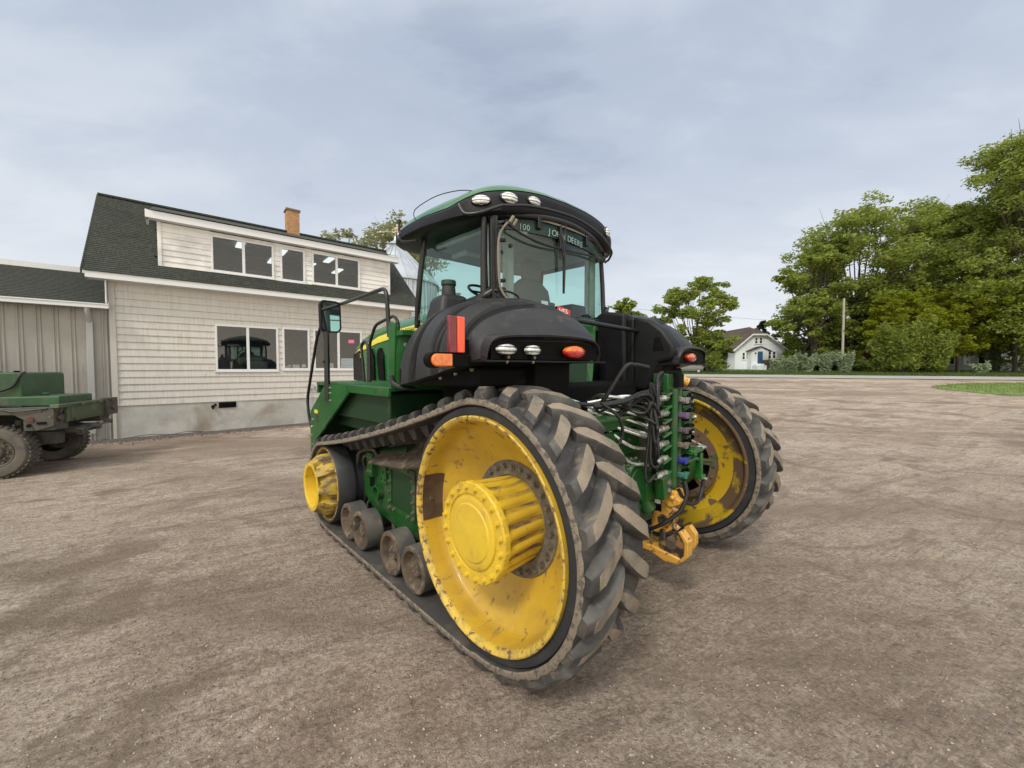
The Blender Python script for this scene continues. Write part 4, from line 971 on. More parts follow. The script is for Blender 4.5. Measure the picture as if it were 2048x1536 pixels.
# ---------------------------------------------------------------- hitch
m = MB()
up_ = [(-.29, .695), (-.392, .743), (-.42, .70), (-.44, .668), (-.405, .595), (-.42, .50), (-.36, .455), (-.285, .455), (-.275, .525), (-.29, .60)]
m.prism(up_, 0, 1.285, 1.325); m.prism([(-.26, .70), (-.38, .735), (-.40, .60), (-.38, .47), (-.26, .47)], 0, 1.33, 1.40)
hit = T(m, 'drawbar_hitch', M['hitch'], bevel=.008)
m = MB(); m.prism([(-.36, .728), (-.42, .764), (-.447, .760), (-.454, .722), (-.48, .709), (-.474, .684), (-.415, .650), (-.355, .680)], 0, 1.27, 1.39); m.cyl((1.25, -.43, .722), (1.41, -.43, .722), .014, n=12)
T(m, 'hitch_block', M['hitch'], hit, bevel=.006)
m = MB(); hk_o = [(-.345, .49), (-.332, .40), (-.35, .350), (-.41, .322), (-.488, .322), (-.518, .36), (-.522, .45), (-.475, .508), (-.443, .495), (-.452, .45), (-.448, .408), (-.41, .385), (-.384, .41), (-.378, .49)]
m.prism(hk_o, 0, 1.275, 1.335); T(m, 'hook', M['hitchworn'], hit, bevel=.010)
m = MB(); m.prism([(-.468, .508), (-.485, .515), (-.535, .455), (-.532, .36), (-.498, .318), (-.472, .318), (-.508, .365), (-.510, .445)], 0, 1.268, 1.342); T(m, 'hook_rim', M['hitch'], hit, bevel=.004)
m = MB(); m.prism([(-.45, .50), (-.488, .520), (-.528, .470), (-.530, .405), (-.500, .345), (-.455, .325), (-.47, .40)], 0, 1.40, 1.445); T(m, 'jaw_plate', M['hitch'], hit, bevel=.005)
m = MB(); m.prism([(-.10, .372), (-.30, .366), (-.40, .352), (-.488, .34), (-.475, .296), (-.385, .285), (-.29, .318), (-.10, .325)], 0, 1.262, 1.43); T(m, 'lower_beam', M['hitch'], hit, bevel=.010)
m = MB(); m.lathe_x([(1.285, .034), (1.272, .032), (1.272, .020), (1.283, .018), (1.283, .0001)], -.361, .557, n=24); T(m, 'pivot_ring', M['hitchworn'], hit)
m = MB(); m.tube([(1.30, -.405, .665), (1.298, -.44, .635), (1.30, -.412, .605), (1.298, -.438, .575), (1.30, -.418, .54), (1.302, -.46, .512)], .021, n=8); T(m, 'worn_edge', mat('bare_worn_metal', (.36, .20, .10), .4, .4, c2=(.55, .34, .16), sc2=30, dirt=(.10, .06, .04), dsc=40, dr=(.5, .62)), hit, ang=30)
m = MB(); m.cyl((1.272, -.422, .418), (1.40, -.422, .418), .040, n=22); T(m, 'hitch_pin', M['rust'], hit)
m = MB(); m.box((1.2815, -.350, .605), (1.2845, -.302, .690)); T(m, 'decal', M['void'], hit)
m = MB(); m.box((1.2785, -.346, .655), (1.281, -.306, .683)); T(m, 'decal', M['white'], hit)
m = MB()
for i in range(7): m.cyl((1.27+(.006 if i % 2 else -.004), -.285, .50-i*.018), (1.27+(-.004 if i % 2 else .006), -.29, .485-i*.018), .007, n=8)
T(m, 'hook_chain', M['bolt'], hit)
# ================================================================ GROUND
def sstep(a, b, x):
    t = max(0., min(1., (x-a)/(b-a))); return t*t*(3-2*t)
def gh(x, y):
    return .03*max(0., min(y, 95)-8)*sstep(-3.5, 3.0, x)
def ground_mat():
    m = bpy.data.materials.new('gravel_dirt'); m.use_nodes = True; nt = m.node_tree; N = nt.nodes; L = nt.links; b = N['Principled BSDF']
    tc = N.new('ShaderNodeTexCoord')
    def nz(scale, st=(1, 1, 1), det=6, rot=0, dist=0, rough=.6):
        r = N.new('ShaderNodeMapping'); r.inputs['Rotation'].default_value = (0, 0, R_(rot)); L.new(tc.outputs['Object'], r.inputs[0])
        q = N.new('ShaderNodeMapping'); q.inputs['Scale'].default_value = st; L.new(r.outputs[0], q.inputs[0])
        n = N.new('ShaderNodeTexNoise'); n.inputs['Scale'].default_value = scale; n.inputs['Detail'].default_value = det; n.inputs['Roughness'].default_value = rough
        n.inputs['Distortion'].default_value = dist; L.new(q.outputs[0], n.inputs['Vector']); return n.outputs[0]
    def ramp(s, lo, hi, a=0., c=1.):
        r = N.new('ShaderNodeMapRange'); r.inputs[1].default_value = lo; r.inputs[2].default_value = hi; r.inputs[3].default_value = a; r.inputs[4].default_value = c
        r.interpolation_type = 'SMOOTHSTEP'; L.new(s, r.inputs[0]); return r.outputs[0]
    def mixc(f, a, c, bt='MIX'):
        x = N.new('ShaderNodeMix'); x.data_type = 'RGBA'; x.blend_type = bt
        if isinstance(f, float): x.inputs[0].default_value = f
        else: L.new(f, x.inputs[0])
        for i, q in ((6, a), (7, c)):
            if isinstance(q, tuple): x.inputs[i].default_value = (*q, 1)
            else: L.new(q, x.inputs[i])
        return x.outputs[2]
    base = mixc(ramp(nz(.55, det=8, dist=.5), .35, .65), (.30, .232, .186), (.42, .342, .284))
    # wheel streaks: long bands in two directions
    s1 = nz(1.3, (.16, 1.4, 1), 9, rot=-36, dist=1.1, rough=.66); s2 = nz(1.0, (.14, 1.3, 1), 9, rot=-12, dist=1.2, rough=.66); s3 = nz(4.0, (.16, 1.6, 1), 10, rot=-28, dist=1.0, rough=.7)
    base = mixc(ramp(s1, .48, .66, 0, .62), base, (.49, .41, .335)); base = mixc(ramp(s2, .52, .68, 0, .62), base, (.165, .12, .09)); base = mixc(ramp(nz(.13, det=3), .40, .60, 0, .45), base, (.47, .395, .325))
    base = mixc(ramp(s3, .52, .64, 0, .55), base, (.15, .112, .084)); base = mixc(ramp(s3, .32, .45, .35, 0), base, (.46, .39, .32))
    md = nz(2.3, det=9, dist=1.2, rough=.68); base = mixc(ramp(md, .50, .64, 0, .50), base, (.185, .142, .105)); base = mixc(ramp(md, .36, .44, .45, 0), base, (.45, .385, .31))
    md2 = nz(7.5, det=7, dist=.8, rough=.7); base = mixc(ramp(md2, .52, .62, 0, .42), base, (.15, .115, .085)); base = mixc(ramp(md2, .34, .42, .5, 0), base, (.50, .43, .355))
    base = mixc(ramp(nz(.42, det=6, dist=.9), .56, .64, 0, .68), base, (.135, .10, .074))
    base = mixc(ramp(nz(1.3, det=6, dist=1.0), .66, .75, 0, .45), base, (.40, .36, .31))
    # aggregate
    g1 = nz(38, det=5, rough=.75); sc = nz(14, (.35, 1.5, 1), 8, rot=-26, dist=.8, rough=.72); base = mixc(ramp(sc, .54, .64, 0, .5), base, (.15, .112, .085)); base = mixc(ramp(sc, .34, .42, .35, 0), base, (.50, .42, .345))
    base = mixc(ramp(g1, .30, .72, 0., .85), mixc(.62, base, (.045, .034, .026)), base)
    g1b = nz(95, det=4, rough=.8); base = mixc(ramp(g1b, .60, .72, 0, .55), base, (.52, .46, .39)); base = mixc(ramp(g1b, .30, .42, .65, 0), base, (.07, .053, .04))
    vo = N.new('ShaderNodeTexVoronoi'); vo.inputs['Scale'].default_value = 46; L.new(tc.outputs['Object'], vo.inputs['Vector'])
    vb = ramp(vo.outputs['Distance'], .08, .32, 1, 0)
    sp = N.new('ShaderNodeSeparateColor'); L.new(vo.outputs['Color'], sp.inputs[0])
    pk = N.new('ShaderNodeMath'); pk.operation = 'GREATER_THAN'; pk.inputs[1].default_value = .88; L.new(sp.outputs[0], pk.inputs[0])
    pm = N.new('ShaderNodeMath'); pm.operation = 'MULTIPLY'; L.new(vb, pm.inputs[0]); L.new(pk.outputs[0], pm.inputs[1])
    st = mixc(sp.outputs[1], (.07, .055, .045), (.36, .32, .28)); fm = N.new('ShaderNodeMath'); fm.operation = 'MULTIPLY'; fm.inputs[1].default_value = .28; L.new(pm.outputs[0], fm.inputs[0])
    base = mixc(fm.outputs[0], base, st)
    # crumbs: pit shadows painted in as dark specks, plus pale grit
    cr1 = nz(26, (1, 1, 1), 9, rough=.82, dist=.4); base = mixc(ramp(cr1, .565, .62, 0, .72), base, (.10, .078, .060)); base = mixc(ramp(cr1, .36, .42, .5, 0), base, (.52, .455, .385))
    cr2 = nz(60, (1, 1, 1), 8, rough=.85); base = mixc(ramp(cr2, .57, .63, 0, .7), base, (.10, .078, .060)); base = mixc(ramp(cr2, .36, .41, .5, 0), base, (.60, .53, .45))
    bd = nz(.16, (.30, 1.7, 1), 8, rot=6, dist=.7, rough=.62); base = mixc(ramp(bd, .49, .60, 0, .72), base, (.135, .102, .080)); base = mixc(ramp(nz(.75, (.7, 1.2, 1), 8, rot=-25, dist=1.0, rough=.65), .545, .64, 0, .72), base, (.125, .094, .072))
    base = mixc(ramp(nz(.5, (.5, 1.4, 1), 7, rot=-30, dist=.8), .60, .68, 0, .35), base, (.46, .36, .25))
    gs = N.new('ShaderNodeVectorMath'); gs.operation = 'SCALE'; gs.inputs['Scale'].default_value = 1.78; L.new(base, gs.inputs[0]); base = gs.outputs[0]
    L.new(base, b.inputs['Base Color']); b.inputs['Roughness'].default_value = .93; b.inputs['Specular IOR Level'].default_value = .25
    h = N.new('ShaderNodeMath'); h.operation = 'MULTIPLY_ADD'; L.new(pm.outputs[0], h.inputs[0]); h.inputs[1].default_value = .6; g0 = nz(17, det=7, rough=.7, dist=.6); gg = N.new('ShaderNodeMath'); gg.operation = 'MULTIPLY_ADD'; L.new(g0, gg.inputs[0]); gg.inputs[1].default_value = 1.6; L.new(g1, gg.inputs[2]); L.new(gg.outputs[0], h.inputs[2])
    h2 = N.new('ShaderNodeMath'); h2.operation = 'MULTIPLY_ADD'; L.new(g1b, h2.inputs[0]); h2.inputs[1].default_value = .5; L.new(h.outputs[0], h2.inputs[2])
    h3 = N.new('ShaderNodeMath'); h3.operation = 'MULTIPLY_ADD'; L.new(s3, h3.inputs[0]); h3.inputs[1].default_value = 1.6; L.new(h2.outputs[0], h3.inputs[2])
    bp = N.new('ShaderNodeBump'); bp.inputs['Strength'].default_value = 1.0; bp.inputs['Distance'].default_value = .028; L.new(h3.outputs[0], bp.inputs['Height']); L.new(bp.outputs[0], b.inputs['Normal'])
    return m
def sheet(name, xs, ys, f, mt, mask=None):
    mb = MB(); rows = [[(x, y, f(x, y)) for x in xs] for y in ys]
    mb.grid(rows); return mb.build(name, mt, ang=180)
def spaced(a, b, n, p=2.2):
    return [math.copysign(abs(t)**p, t)*(b if t > 0 else -a) for t in np.linspace(-1, 1, n)]
def gz(x, y):
    d = math.hypot(x, y); z = gh(x, y)
    if d < 60:
        z += .014*mnoise.noise(Vector((x*.9, y*.9, 0)))+.007*mnoise.noise(Vector((x*2.7, y*2.7, 3)))
        # tyre ruts
        q = (y-.75*x)*2.1+mnoise.noise(Vector((x*.25, y*.25, 5)))*1.6
        z += .005*math.sin(q*2.0)*max(0, mnoise.noise(Vector((x*.2, y*.2, 9)))+.3)
        if d < 9: z += .006*mnoise.noise(Vector((x*7, y*7, 1)))+.004*mnoise.noise(Vector((x*17, y*17, 2)))
        if -3.2 < x < 3.5 and 1.0 < y < 6.5: z = z*.4-.004
    return z
gxs = spaced(-420, 420, 340, 3.4); gys = [y for y in np.concatenate([np.linspace(-8, 0, 20, endpoint=False), 0+np.linspace(0, 1, 300)**2.6*430])]
ground = sheet('ground', gxs, gys, gz, ground_mat()); tag(ground, kind='structure')
# road beyond the yard
def rd(x): return 34.6-.21*(x-18.1)
mb = MB(); rows = []
for x in np.linspace(-60, 160, 90): rows.append([(x, rd(x)+k, gh(x, rd(x)+k)+.05) for k in np.linspace(0, 6.0, 5)])
mb.grid(rows)
road = mb.build('road', mat('pale_asphalt', (.36, .345, .33), .9, c2=(.30, .285, .27), sc2=.5, dirt=(.24, .21, .18), dsc=1.2, dr=(.58, .75), fine=.1, dstretch=(.3, 2, 1)), ang=180); tag(road, kind='structure')
grassm = mat('mown_grass', (.060, .105, .022), .9, c2=(.095, .145, .035), sc2=.9, dirt=(.13, .135, .05), dsc=2.2, dr=(.56, .75), bump=.6, bsc=20, fine=.3)
mb = MB(); rows = []
for x in np.linspace(-60, 190, 120): rows.append([(x, rd(x)+6.0+k+.25*mnoise.noise(Vector((x*.6, 1, 1))) if k == 0 else rd(x)+6.0+k, gh(x, rd(x)+6.0+k)+.06) for k in (0, 1, 3, 6, 10, 16, 26, 45, 80)])
mb.grid(rows); vg = mb.build('grass_verge', grassm, ang=180); tag(vg, kind='structure')
# oval of lawn inside the yard
mb = MB(); n = 90; cx_, cy_ = 35.7, 19.6; rg = []
def lawnpt(t, k):
    r1, r2 = 12.6, 7.4; j = 1+.05*mnoise.noise(Vector((math.cos(t)*3, math.sin(t)*3, 7)))
    x = cx_+k*j*r1*math.cos(t); y = cy_+k*j*r2*math.sin(t); return (x, y, gh(x, y)+.055*min(1, (1.0-k)*10)+.02)
rg = [[lawnpt(2*math.pi*i/n, k) for i in range(n)] for k in (1, .97, .9, .7, .4, .1)]
mb.grid(rg, closeu=True); mb.f.append(tuple(range(len(mb.v)-n, len(mb.v)))); mb.m.append(0)
lawn = mb.build('lawn', mat('yard_grass', (.11, .17, .035), .9, c2=(.15, .21, .05), sc2=1.2, dirt=(.20, .21, .08), dsc=3, dr=(.55, .75), bump=.6, bsc=20, fine=.3), ang=180); tag(lawn, kind='structure')

def blades(name, pts, h, wd, mt, lean=.35, seed=1, label=None, cat='grass'):
    rg = np.random.default_rng(seed); n = len(pts); P = np.array(pts, float)
    a = rg.uniform(0, 2*math.pi, n); hh = h*rg.uniform(.5, 1.3, n); l = lean*hh*rg.uniform(0, 1.5, n); b_ = rg.uniform(0, 2*math.pi, n)
    dx, dy = np.cos(a)*wd, np.sin(a)*wd; v = np.empty((n, 3, 3))
    v[:, 0] = P+np.stack([dx, dy, 0*dx-.02], 1); v[:, 1] = P-np.stack([dx, dy, 0*dx+.02], 1); v[:, 2] = P+np.stack([np.cos(b_)*l, np.sin(b_)*l, hh], 1)
    me = bpy.data.meshes.new(name); me.vertices.add(3*n); me.loops.add(3*n); me.polygons.add(n)
    me.vertices.foreach_set('co', v.reshape(-1)); me.loops.foreach_set('vertex_index', np.arange(3*n, dtype=np.int32)); me.polygons.foreach_set('loop_start', np.arange(0, 3*n, 3, dtype=np.int32))
    me.materials.append(mt); me.update(calc_edges=True); o = bpy.data.objects.new(name, me); col.objects.link(o); tag(o, label, cat, kind='stuff'); return o
def leafmat(name, c, c2, trans=.35):
    m = bpy.data.materials.new(name); m.use_nodes = True; nt = m.node_tree; N = nt.nodes; L = nt.links; N.clear()
    o = N.new('ShaderNodeOutputMaterial'); g = N.new('ShaderNodeNewGeometry'); x = N.new('ShaderNodeMix'); x.data_type = 'RGBA'; x.inputs[6].default_value = (*c, 1); x.inputs[7].default_value = (*c2, 1)
    L.new(g.outputs['Random Per Island'], x.inputs[0]); d = N.new('ShaderNodeBsdfDiffuse'); t = N.new('ShaderNodeBsdfTranslucent'); L.new(x.outputs[2], d.inputs[0]); L.new(x.outputs[2], t.inputs[0])
    mx = N.new('ShaderNodeMixShader'); mx.inputs[0].default_value = trans; L.new(d.outputs[0], mx.inputs[1]); L.new(t.outputs[0], mx.inputs[2]); L.new(mx.outputs[0], o.inputs[0]); return m
rg_ = np.random.default_rng(5)
gpts = []
for i in range(26000):
    x = rg_.uniform(5, 75); y = rd(x)+6.1+abs(rg_.normal(0, 5)); gpts.append((x, y, gh(x, y)+.06))
blades('grass', gpts, .22, .03, leafmat('verge_blades', (.07, .11, .03), (.13, .17, .06)), seed=3, label='green verge grass growing along the far side of the road')
gpts = []
for i in range(14000):
    t = rg_.uniform(0, 2*math.pi); k = math.sqrt(rg_.uniform(0, 1)); p_ = lawnpt(t, k); gpts.append(p_)
blades('grass', gpts, .07, .02, leafmat('lawn_blades', (.13, .19, .04), (.20, .25, .07)), seed=4, label='short grass of the oval lawn patch inside the gravel yard')
# loose stones in the yard
def stones(name, n, sampler, s0, s1, mats, seed, label, cat='gravel'):
    rg = np.random.default_rng(seed); base = np.array([(1,0,0),(0,1,0),(-1,0,0),(0,-1,0),(0,0,1),(0,0,-1)], float); F = np.array([(0,1,4),(1,2,4),(2,3,4),(3,0,4),(1,0,5),(2,1,5),(3,2,5),(0,3,5)])
    P = np.array([sampler(rg) for _ in range(n)]); sz = (s0+(s1-s0)*rg.uniform(0, 1, n)**3)[:, None, None]
    v = base[None]*rg.uniform(.55, 1.1, (n, 6, 3)); v[:, :, 2] *= .65; a = rg.uniform(0, 6.3, n); c, s = np.cos(a), np.sin(a)
    x = v[:, :, 0]*c[:, None]-v[:, :, 1]*s[:, None]; y = v[:, :, 0]*s[:, None]+v[:, :, 1]*c[:, None]; v = np.stack([x, y, v[:, :, 2]], 2)*sz+P[:, None, :]
    me = bpy.data.meshes.new(name); me.vertices.add(6*n); me.loops.add(24*n); me.polygons.add(8*n); me.vertices.foreach_set('co', v.reshape(-1))
    fi = (F[None]+np.arange(n)[:, None, None]*6).reshape(-1).astype(np.int32); me.loops.foreach_set('vertex_index', fi); me.polygons.foreach_set('loop_start', np.arange(0, 24*n, 3, dtype=np.int32))
    me.materials.append(mats); me.update(calc_edges=True); me.polygons.foreach_set('use_smooth', [True]*len(me.polygons)); o = bpy.data.objects.new(name, me); col.objects.link(o); tag(o, label, cat, kind='stuff'); return o
stm = leafmat('stone_tones', (.12, .095, .075), (.50, .43, .36), 0)
def near(rg):
    while True:
        r = .6+9*rg.uniform(0, 1)**1.5; a = rg.uniform(-1.1, 1.1); x, y = r*math.sin(a), r*math.cos(a)
        t = Vector((x, y, 0))-OT; rx, fy = t.dot(RT), t.dot(FT)
        if not (-.1 < rx < .55 and -.5 < fy < 2.9) : return (x, y, gz(x, y)+.001)
stones('loose_gravel', 34000, near, .0018, .0095, stm, 21, 'small loose stones scattered over the gravel yard')
# ================================================================ SHOP BUILDING
A_B = R_(49.75); DB = Vector((math.sin(A_B), math.cos(A_B), 0)); PB = Vector((-8.742, 8.700, 0))
bld = empty('shop_building', PB+DB*3.5, math.pi/2-A_B, 'two storey shop building with beige shingle siding, dark green roof and white dormer', 'building')
BLc = (-3.5, 0, 0)
def B(mb, name, mats, parent=None, **k):
    if parent is None: return mb.build(name, mats, bld, loc=BLc, **k)
    return mb.build(name, mats, parent, **k)
# local: x along the front, y into the building, z up
LB = 6.98
siding = mat('beige_shingle', (.575, .555, .525), .85, c2=(.51, .48, .445), sc2=5, stretch=(6, 1, .35), f2=(.35, .7), dirt=(.42, .37, .31), dsc=3.0, dr=(.55, .8), dstretch=(2.5, 1, .8), bump=.3, bsc=30, fine=.08)
vinyl = mat('white_vinyl', (.72, .70, .68), .6, c2=(.56, .55, .535), sc2=2, dirt=(.42, .40, .37), dsc=4, dr=(.62, .82))
trim = mat('white_trim', (.66, .67, .68), .5, dirt=(.45, .44, .42), dsc=5, dr=(.62, .8))
conc = mat('stained_concrete', (.40, .39, .37), .9, c2=(.50, .49, .465), sc2=1.6, f2=(.4, .65), dirt=(.25, .215, .17), dsc=1.1, dr=(.46, .78), bump=.3, bsc=25, fine=.08)
shing = mat('green_asphalt_shingle', (.028, .033, .027), .95, c2=(.048, .054, .044), sc2=9, stretch=(3, 1, 1), dirt=(.025, .027, .022), dsc=2, dr=(.5, .7), bump=.5, bsc=90, fine=.3)
wins1 = [(1.78, 3.15, 1.50, 2.665), (3.25, 3.925, 1.53, 2.68), (4.03, 5.39, 1.53, 2.69)]
wins2 = [(1.75, 3.10, 3.97, 4.86), (3.25, 3.86, 3.96, 4.86), (4.04, 5.38, 3.98, 4.87)]
def cut(x0, x1, z0, z1, wins):
    segs = [(x0, x1)]
    for (a, b, c, d) in wins:
        if z1 > c+.01 and z0 < d-.01:
            ns = []
            for (p, q) in segs:
                if b <= p or a >= q: ns.append((p, q)); continue
                if a > p: ns.append((p, a))
                if b < q: ns.append((b, q))
            segs = ns
    return segs
def z0_ok(z, d): return z < d-.01
sb = MB(); z = .735; ch = .158
rr = random.Random(9)
while z < 3.50:
    z1 = min(z+ch, 3.50)
    pieces = [(p, q, z, z1) for (p, q) in cut(.0, LB, z, z1, wins1)]
    for (a, b, c, d) in wins1:
        if z1 > c+.01 and z0_ok(z, d):
            if z < d < z1: pieces.append((a, b, d, z1))
            if z < c < z1: pieces.append((a, b, z, c))
    for (p, q, za_, zb_) in pieces:
        # shakes of uneven width
        x = p
        while x < q-1e-6:
            xe = min(q, x+rr.uniform(.16, .50)); 
            if q-xe < .08: xe = q
            d = rr.uniform(0, .0022); yb_ = -.030+.020*(zb_-z)/ch; ya_ = -.030+.020*(za_-z)/ch-d
            sb.add([(x+.0008, ya_, za_), (xe-.0008, ya_, za_), (xe-.0008, yb_, zb_+.01), (x+.0008, yb_, zb_+.01), (x+.0008, .0, za_), (xe-.0008, .0, za_)], [(0, 1, 2, 3), (0, 4, 5, 1)]); x = xe
    z += ch
B(sb, 'front_siding', siding, ang=0, recalc=False)
wl = MB()
z0s = [.0, .735]
for (p, q) in [(0, 1.78), (3.15, 3.25), (3.925, 4.03), (5.39, LB)]: wl.box((p, .002, .70), (q, .14, 3.6))
wl.box((1.78, .003, .70), (5.39, .13, 1.50)); wl.box((1.78, .003, 2.69), (5.39, .13, 3.6))
wl.box((0, .14, 0), (.14, 4.6, 3.6)); wl.box((LB-.14, .14, 0), (LB, 4.6, 3.6)); wl.box((.14, 4.46, 0), (LB-.14, 4.6, 3.6)); wl.add([(LB, .14, 3.6), (LB, 4.6, 3.6), (LB, 2.6, 5.7)], [(0, 1, 2)])
B(wl, 'wall', mat('inner_wall', (.20, .19, .17), .9))
fd_ = MB(); fd_.box((0, -.012, -.2), (LB+.0, .13, .74)); B(fd_, 'foundation', conc)
vt = MB(); vt.box((1.82, -.03, .575), (2.18, -.014, .715)); 
for i in range(5): vt.box((1.84, -.045, .59+i*.024), (2.16, -.032, .598+i*.024))
vt.cyl((1.70, -.02, .62), (1.70, -.09, .62), .035, n=12); vt.cyl((1.70, -.07, .62), (1.70, -.07, .555), .02, n=10); vt.cyl((1.75, -.02, .66), (1.75, -.05, .66), .03, n=10)
B(vt, 'foundation_vent', M['void'])
eb = MB(); eb.box((3.86, -.09, 1.0), (4.0, -.03, 1.12)); eb.box((4.06, -.08, .95), (4.16, -.03, 1.04)); eb.tube([(3.93, -.05, 1.0), (3.93, -.05, .2)], .012); B(eb, 'utility_box', mat('box_grey', (.42, .44, .46), .5))
# corner boards, fascia and soffit
tr = MB(); tr.box((-.055, -.045, .0), (.0, .10, 3.50)); tr.box((-.0, -.047, .735), (.045, -.034, 3.50)); tr.box((LB, -.045, .74), (LB+.05, .10, 3.50)); B(tr, 'corner_board', mat('corner_grey', (.48, .46, .42), .7))
tr = MB(); tr.box((-.36, -.34, 3.455), (LB+.22, -.30, 3.60)); tr.box((-.36, -.30, 3.46), (LB+.22, .0, 3.475)); B(tr, 'eave_fascia', trim)
# roof: steep front slope made of shingle courses
RY, RZ = 2.45, 6.02
SL = (RZ-3.60)/(RY+.34)
def rz(y): return 3.60+(y+.34)*SL
ro = MB(); nC = 46; rr = random.Random(4)
for i in range(nC):
    y0 = -.36+(RY+.36)*i/nC; y1 = -.36+(RY+.36)*(i+1)/nC; x = -.40
    while x < LB+.24-1e-6:
        xe = min(LB+.24, x+rr.uniform(.10, .34)); dz = rr.uniform(0, .008)
        # leave out what the dormer covers
        mid = (x+xe)/2
        if not (.80 < mid < 6.25 and y0 > .12 and y0 < 2.2):
            ro.add([(x, y0, rz(y0)+.022+dz), (xe, y0, rz(y0)+.022+dz), (xe, y1, rz(y1)+.006), (x, y1, rz(y1)+.006), (x, y0, rz(y0)), (xe, y0, rz(y0))], [(0, 1, 2, 3), (0, 4, 5, 1)])
        x = xe
rfp = B(ro, 'front_roof', shing, ang=0, recalc=False)
ro = MB(); ro.add([(-.40, RY, RZ), (LB+.24, RY, RZ), (LB+.24, 5.2, 3.6), (-.40, 5.2, 3.6)], [(0, 1, 2, 3)]); ro.box((-.40, RY-.08, RZ-.01), (LB+.24, RY+.08, RZ+.035)); 
ro.add([(.66, -.20, 5.135), (6.55, -.20, 5.135), (6.55, RY, RZ-.02), (.66, RY, RZ-.02)], [(0, 1, 2, 3)])
B(ro, 'roof', shing)
for x in (-.41, LB+.235):
    ro = MB(); ro.add([(x, -.36, 3.50), (x, RY, RZ-.10), (x, RY, RZ+.01), (x, -.36, 3.62)], [(0, 1, 2, 3)]); B(ro, 'rake_trim', shing, solid=.02)
# dormer
dm = MB(); z = 3.93; ch = .135; DX0, DX1, DY = .80, 6.30, .06
while z < 4.93:
    z1 = min(z+ch, 4.93)
    pieces = [(p, q, z, z1) for (p, q) in cut(DX0, DX1, z, z1, wins2)]
    for (a, b, c, d) in wins2:
        if z < d < z1: pieces.append((a, b, d, z1))
        if z < c < z1: pieces.append((a, b, z, c))
    for (p, q, za_, zb_) in pieces: dm.add([(p, DY-.022+.018*(za_-z)/ch, za_), (q, DY-.022+.018*(za_-z)/ch, za_), (q, DY-.022+.018*(zb_-z)/ch, zb_+.006), (p, DY-.022+.018*(zb_-z)/ch, zb_+.006), (p, DY, za_), (q, DY, za_)], [(0, 1, 2, 3), (0, 4, 5, 1)])
    z += ch
dorm = B(dm, 'dormer', vinyl, ang=0, recalc=False)
dm = MB(); dm.add([(DX0, DY, 3.93), (DX0, DY, 4.98), (DX0, 1.4, 5.5), (DX0, 1.45, 5.15)], [(0, 1, 2, 3)]); dm.add([(DX1, DY, 3.93), (DX1, DY, 4.98), (DX1, 1.4, 5.5), (DX1, 1.45, 5.15)], [(0, 1, 2, 3)]); 
dm.box((DX0-.03, DY-.035, 3.90), (DX0+.04, DY+.02, 4.95)); dm.box((DX1-.04, DY-.035, 3.86), (DX1+.04, DY+.02, 4.95))
B(dm, 'dormer_cheek', vinyl, dorm)
dm = MB(); dm.box((.58, -.16, 4.955), (6.60, -.12, 5.12)); dm.box((.60, -.12, 4.96), (6.58, DY-.0, 4.975)); dm.box((.58, -.12, 4.96), (.62, .5, 5.14)); B(dm, 'dormer_fascia', trim, dorm)
for (p, q) in [(DX0, 1.75), (3.10, 3.25), (3.86, 4.04), (5.38, DX1)]:
    pass
dm = MB(); dm.box((DX0+.02, DY+.002, 3.9), (1.75, DY+.05, 4.95)); dm.box((3.10, DY+.002, 3.9), (3.25, DY+.05, 4.95)); dm.box((3.86, DY+.002, 3.9), (4.04, DY+.05, 4.95)); dm.box((5.38, DY+.002, 3.9), (DX1-.02, DY+.05, 4.95)); B(dm, 'dormer_wall', vinyl, dorm)
pane = glass('shop_pane', (.66, .71, .77), ior=1.48)
def window(x0, x1, z0, z1, y, parts, parent=None):
    f = MB(); fw = .045; t = .0
    f.box((x0, y-.045, z0), (x0+fw, y+.03, z1)); f.box((x1-fw, y-.045, z0), (x1, y+.03, z1)); f.box((x0+fw, y-.043, z0), (x1-fw, y+.03, z0+fw)); f.box((x0+fw, y-.043, z1-fw), (x1-fw, y+.03, z1))
    f.box((x0-.02, y-.055, z0-.03), (x1+.02, y+.0, z0))
    if parts == 2: xm = (x0+x1)/2; f.box((xm-.03, y-.035, z0+fw), (xm+.03, y+.025, z1-fw))
    o = B(f, 'window', trim, bevel=.003) if parent is None else B(f, 'window', trim, parent, bevel=.003)
    g = MB(); g.add([(x0+fw, y, z0+fw), (x1-fw, y, z0+fw), (x1-fw, y, z1-fw), (x0+fw, y, z1-fw)], [(0, 1, 2, 3)]); B(g, 'pane', pane, o); return o
for i, q in enumerate(wins1): window(*q, 0.0, 1 if i == 1 else 2)
for i, q in enumerate(wins2): window(*q, DY, 1 if i == 1 else 2, dorm)
# rooms behind the glass
rm = MB(); rm.add([(.3, .16, .9), (6.7, .16, .9), (6.7, 3.6, .9), (.3, 3.6, .9)], [(0, 1, 2, 3)]); rm.add([(.3, 3.6, .9), (6.7, 3.6, .9), (6.7, 3.6, 3.3), (.3, 3.6, 3.3)], [(0, 1, 2, 3)])
rm.add([(.3, .16, 3.3), (6.7, .16, 3.3), (6.7, 3.6, 3.3), (.3, 3.6, 3.3)], [(0, 1, 2, 3)])
UX0, UX1 = .9, 6.2
rm.add([(UX0, .12, 3.85), (UX1, .12, 3.85), (UX1, 4.0, 3.85), (UX0, 4.0, 3.85)], [(0, 1, 2, 3)]); rm.add([(UX0, 3.7, 3.85), (UX1, 3.7, 3.85), (UX1, 3.7, 4.93), (UX0, 3.7, 4.93)], [(0, 1, 2, 3)]); rm.add([(UX0, .12, 4.93), (UX1, .12, 4.93), (UX1, 3.7, 4.93), (UX0, 3.7, 4.93)], [(0, 1, 2, 3)])
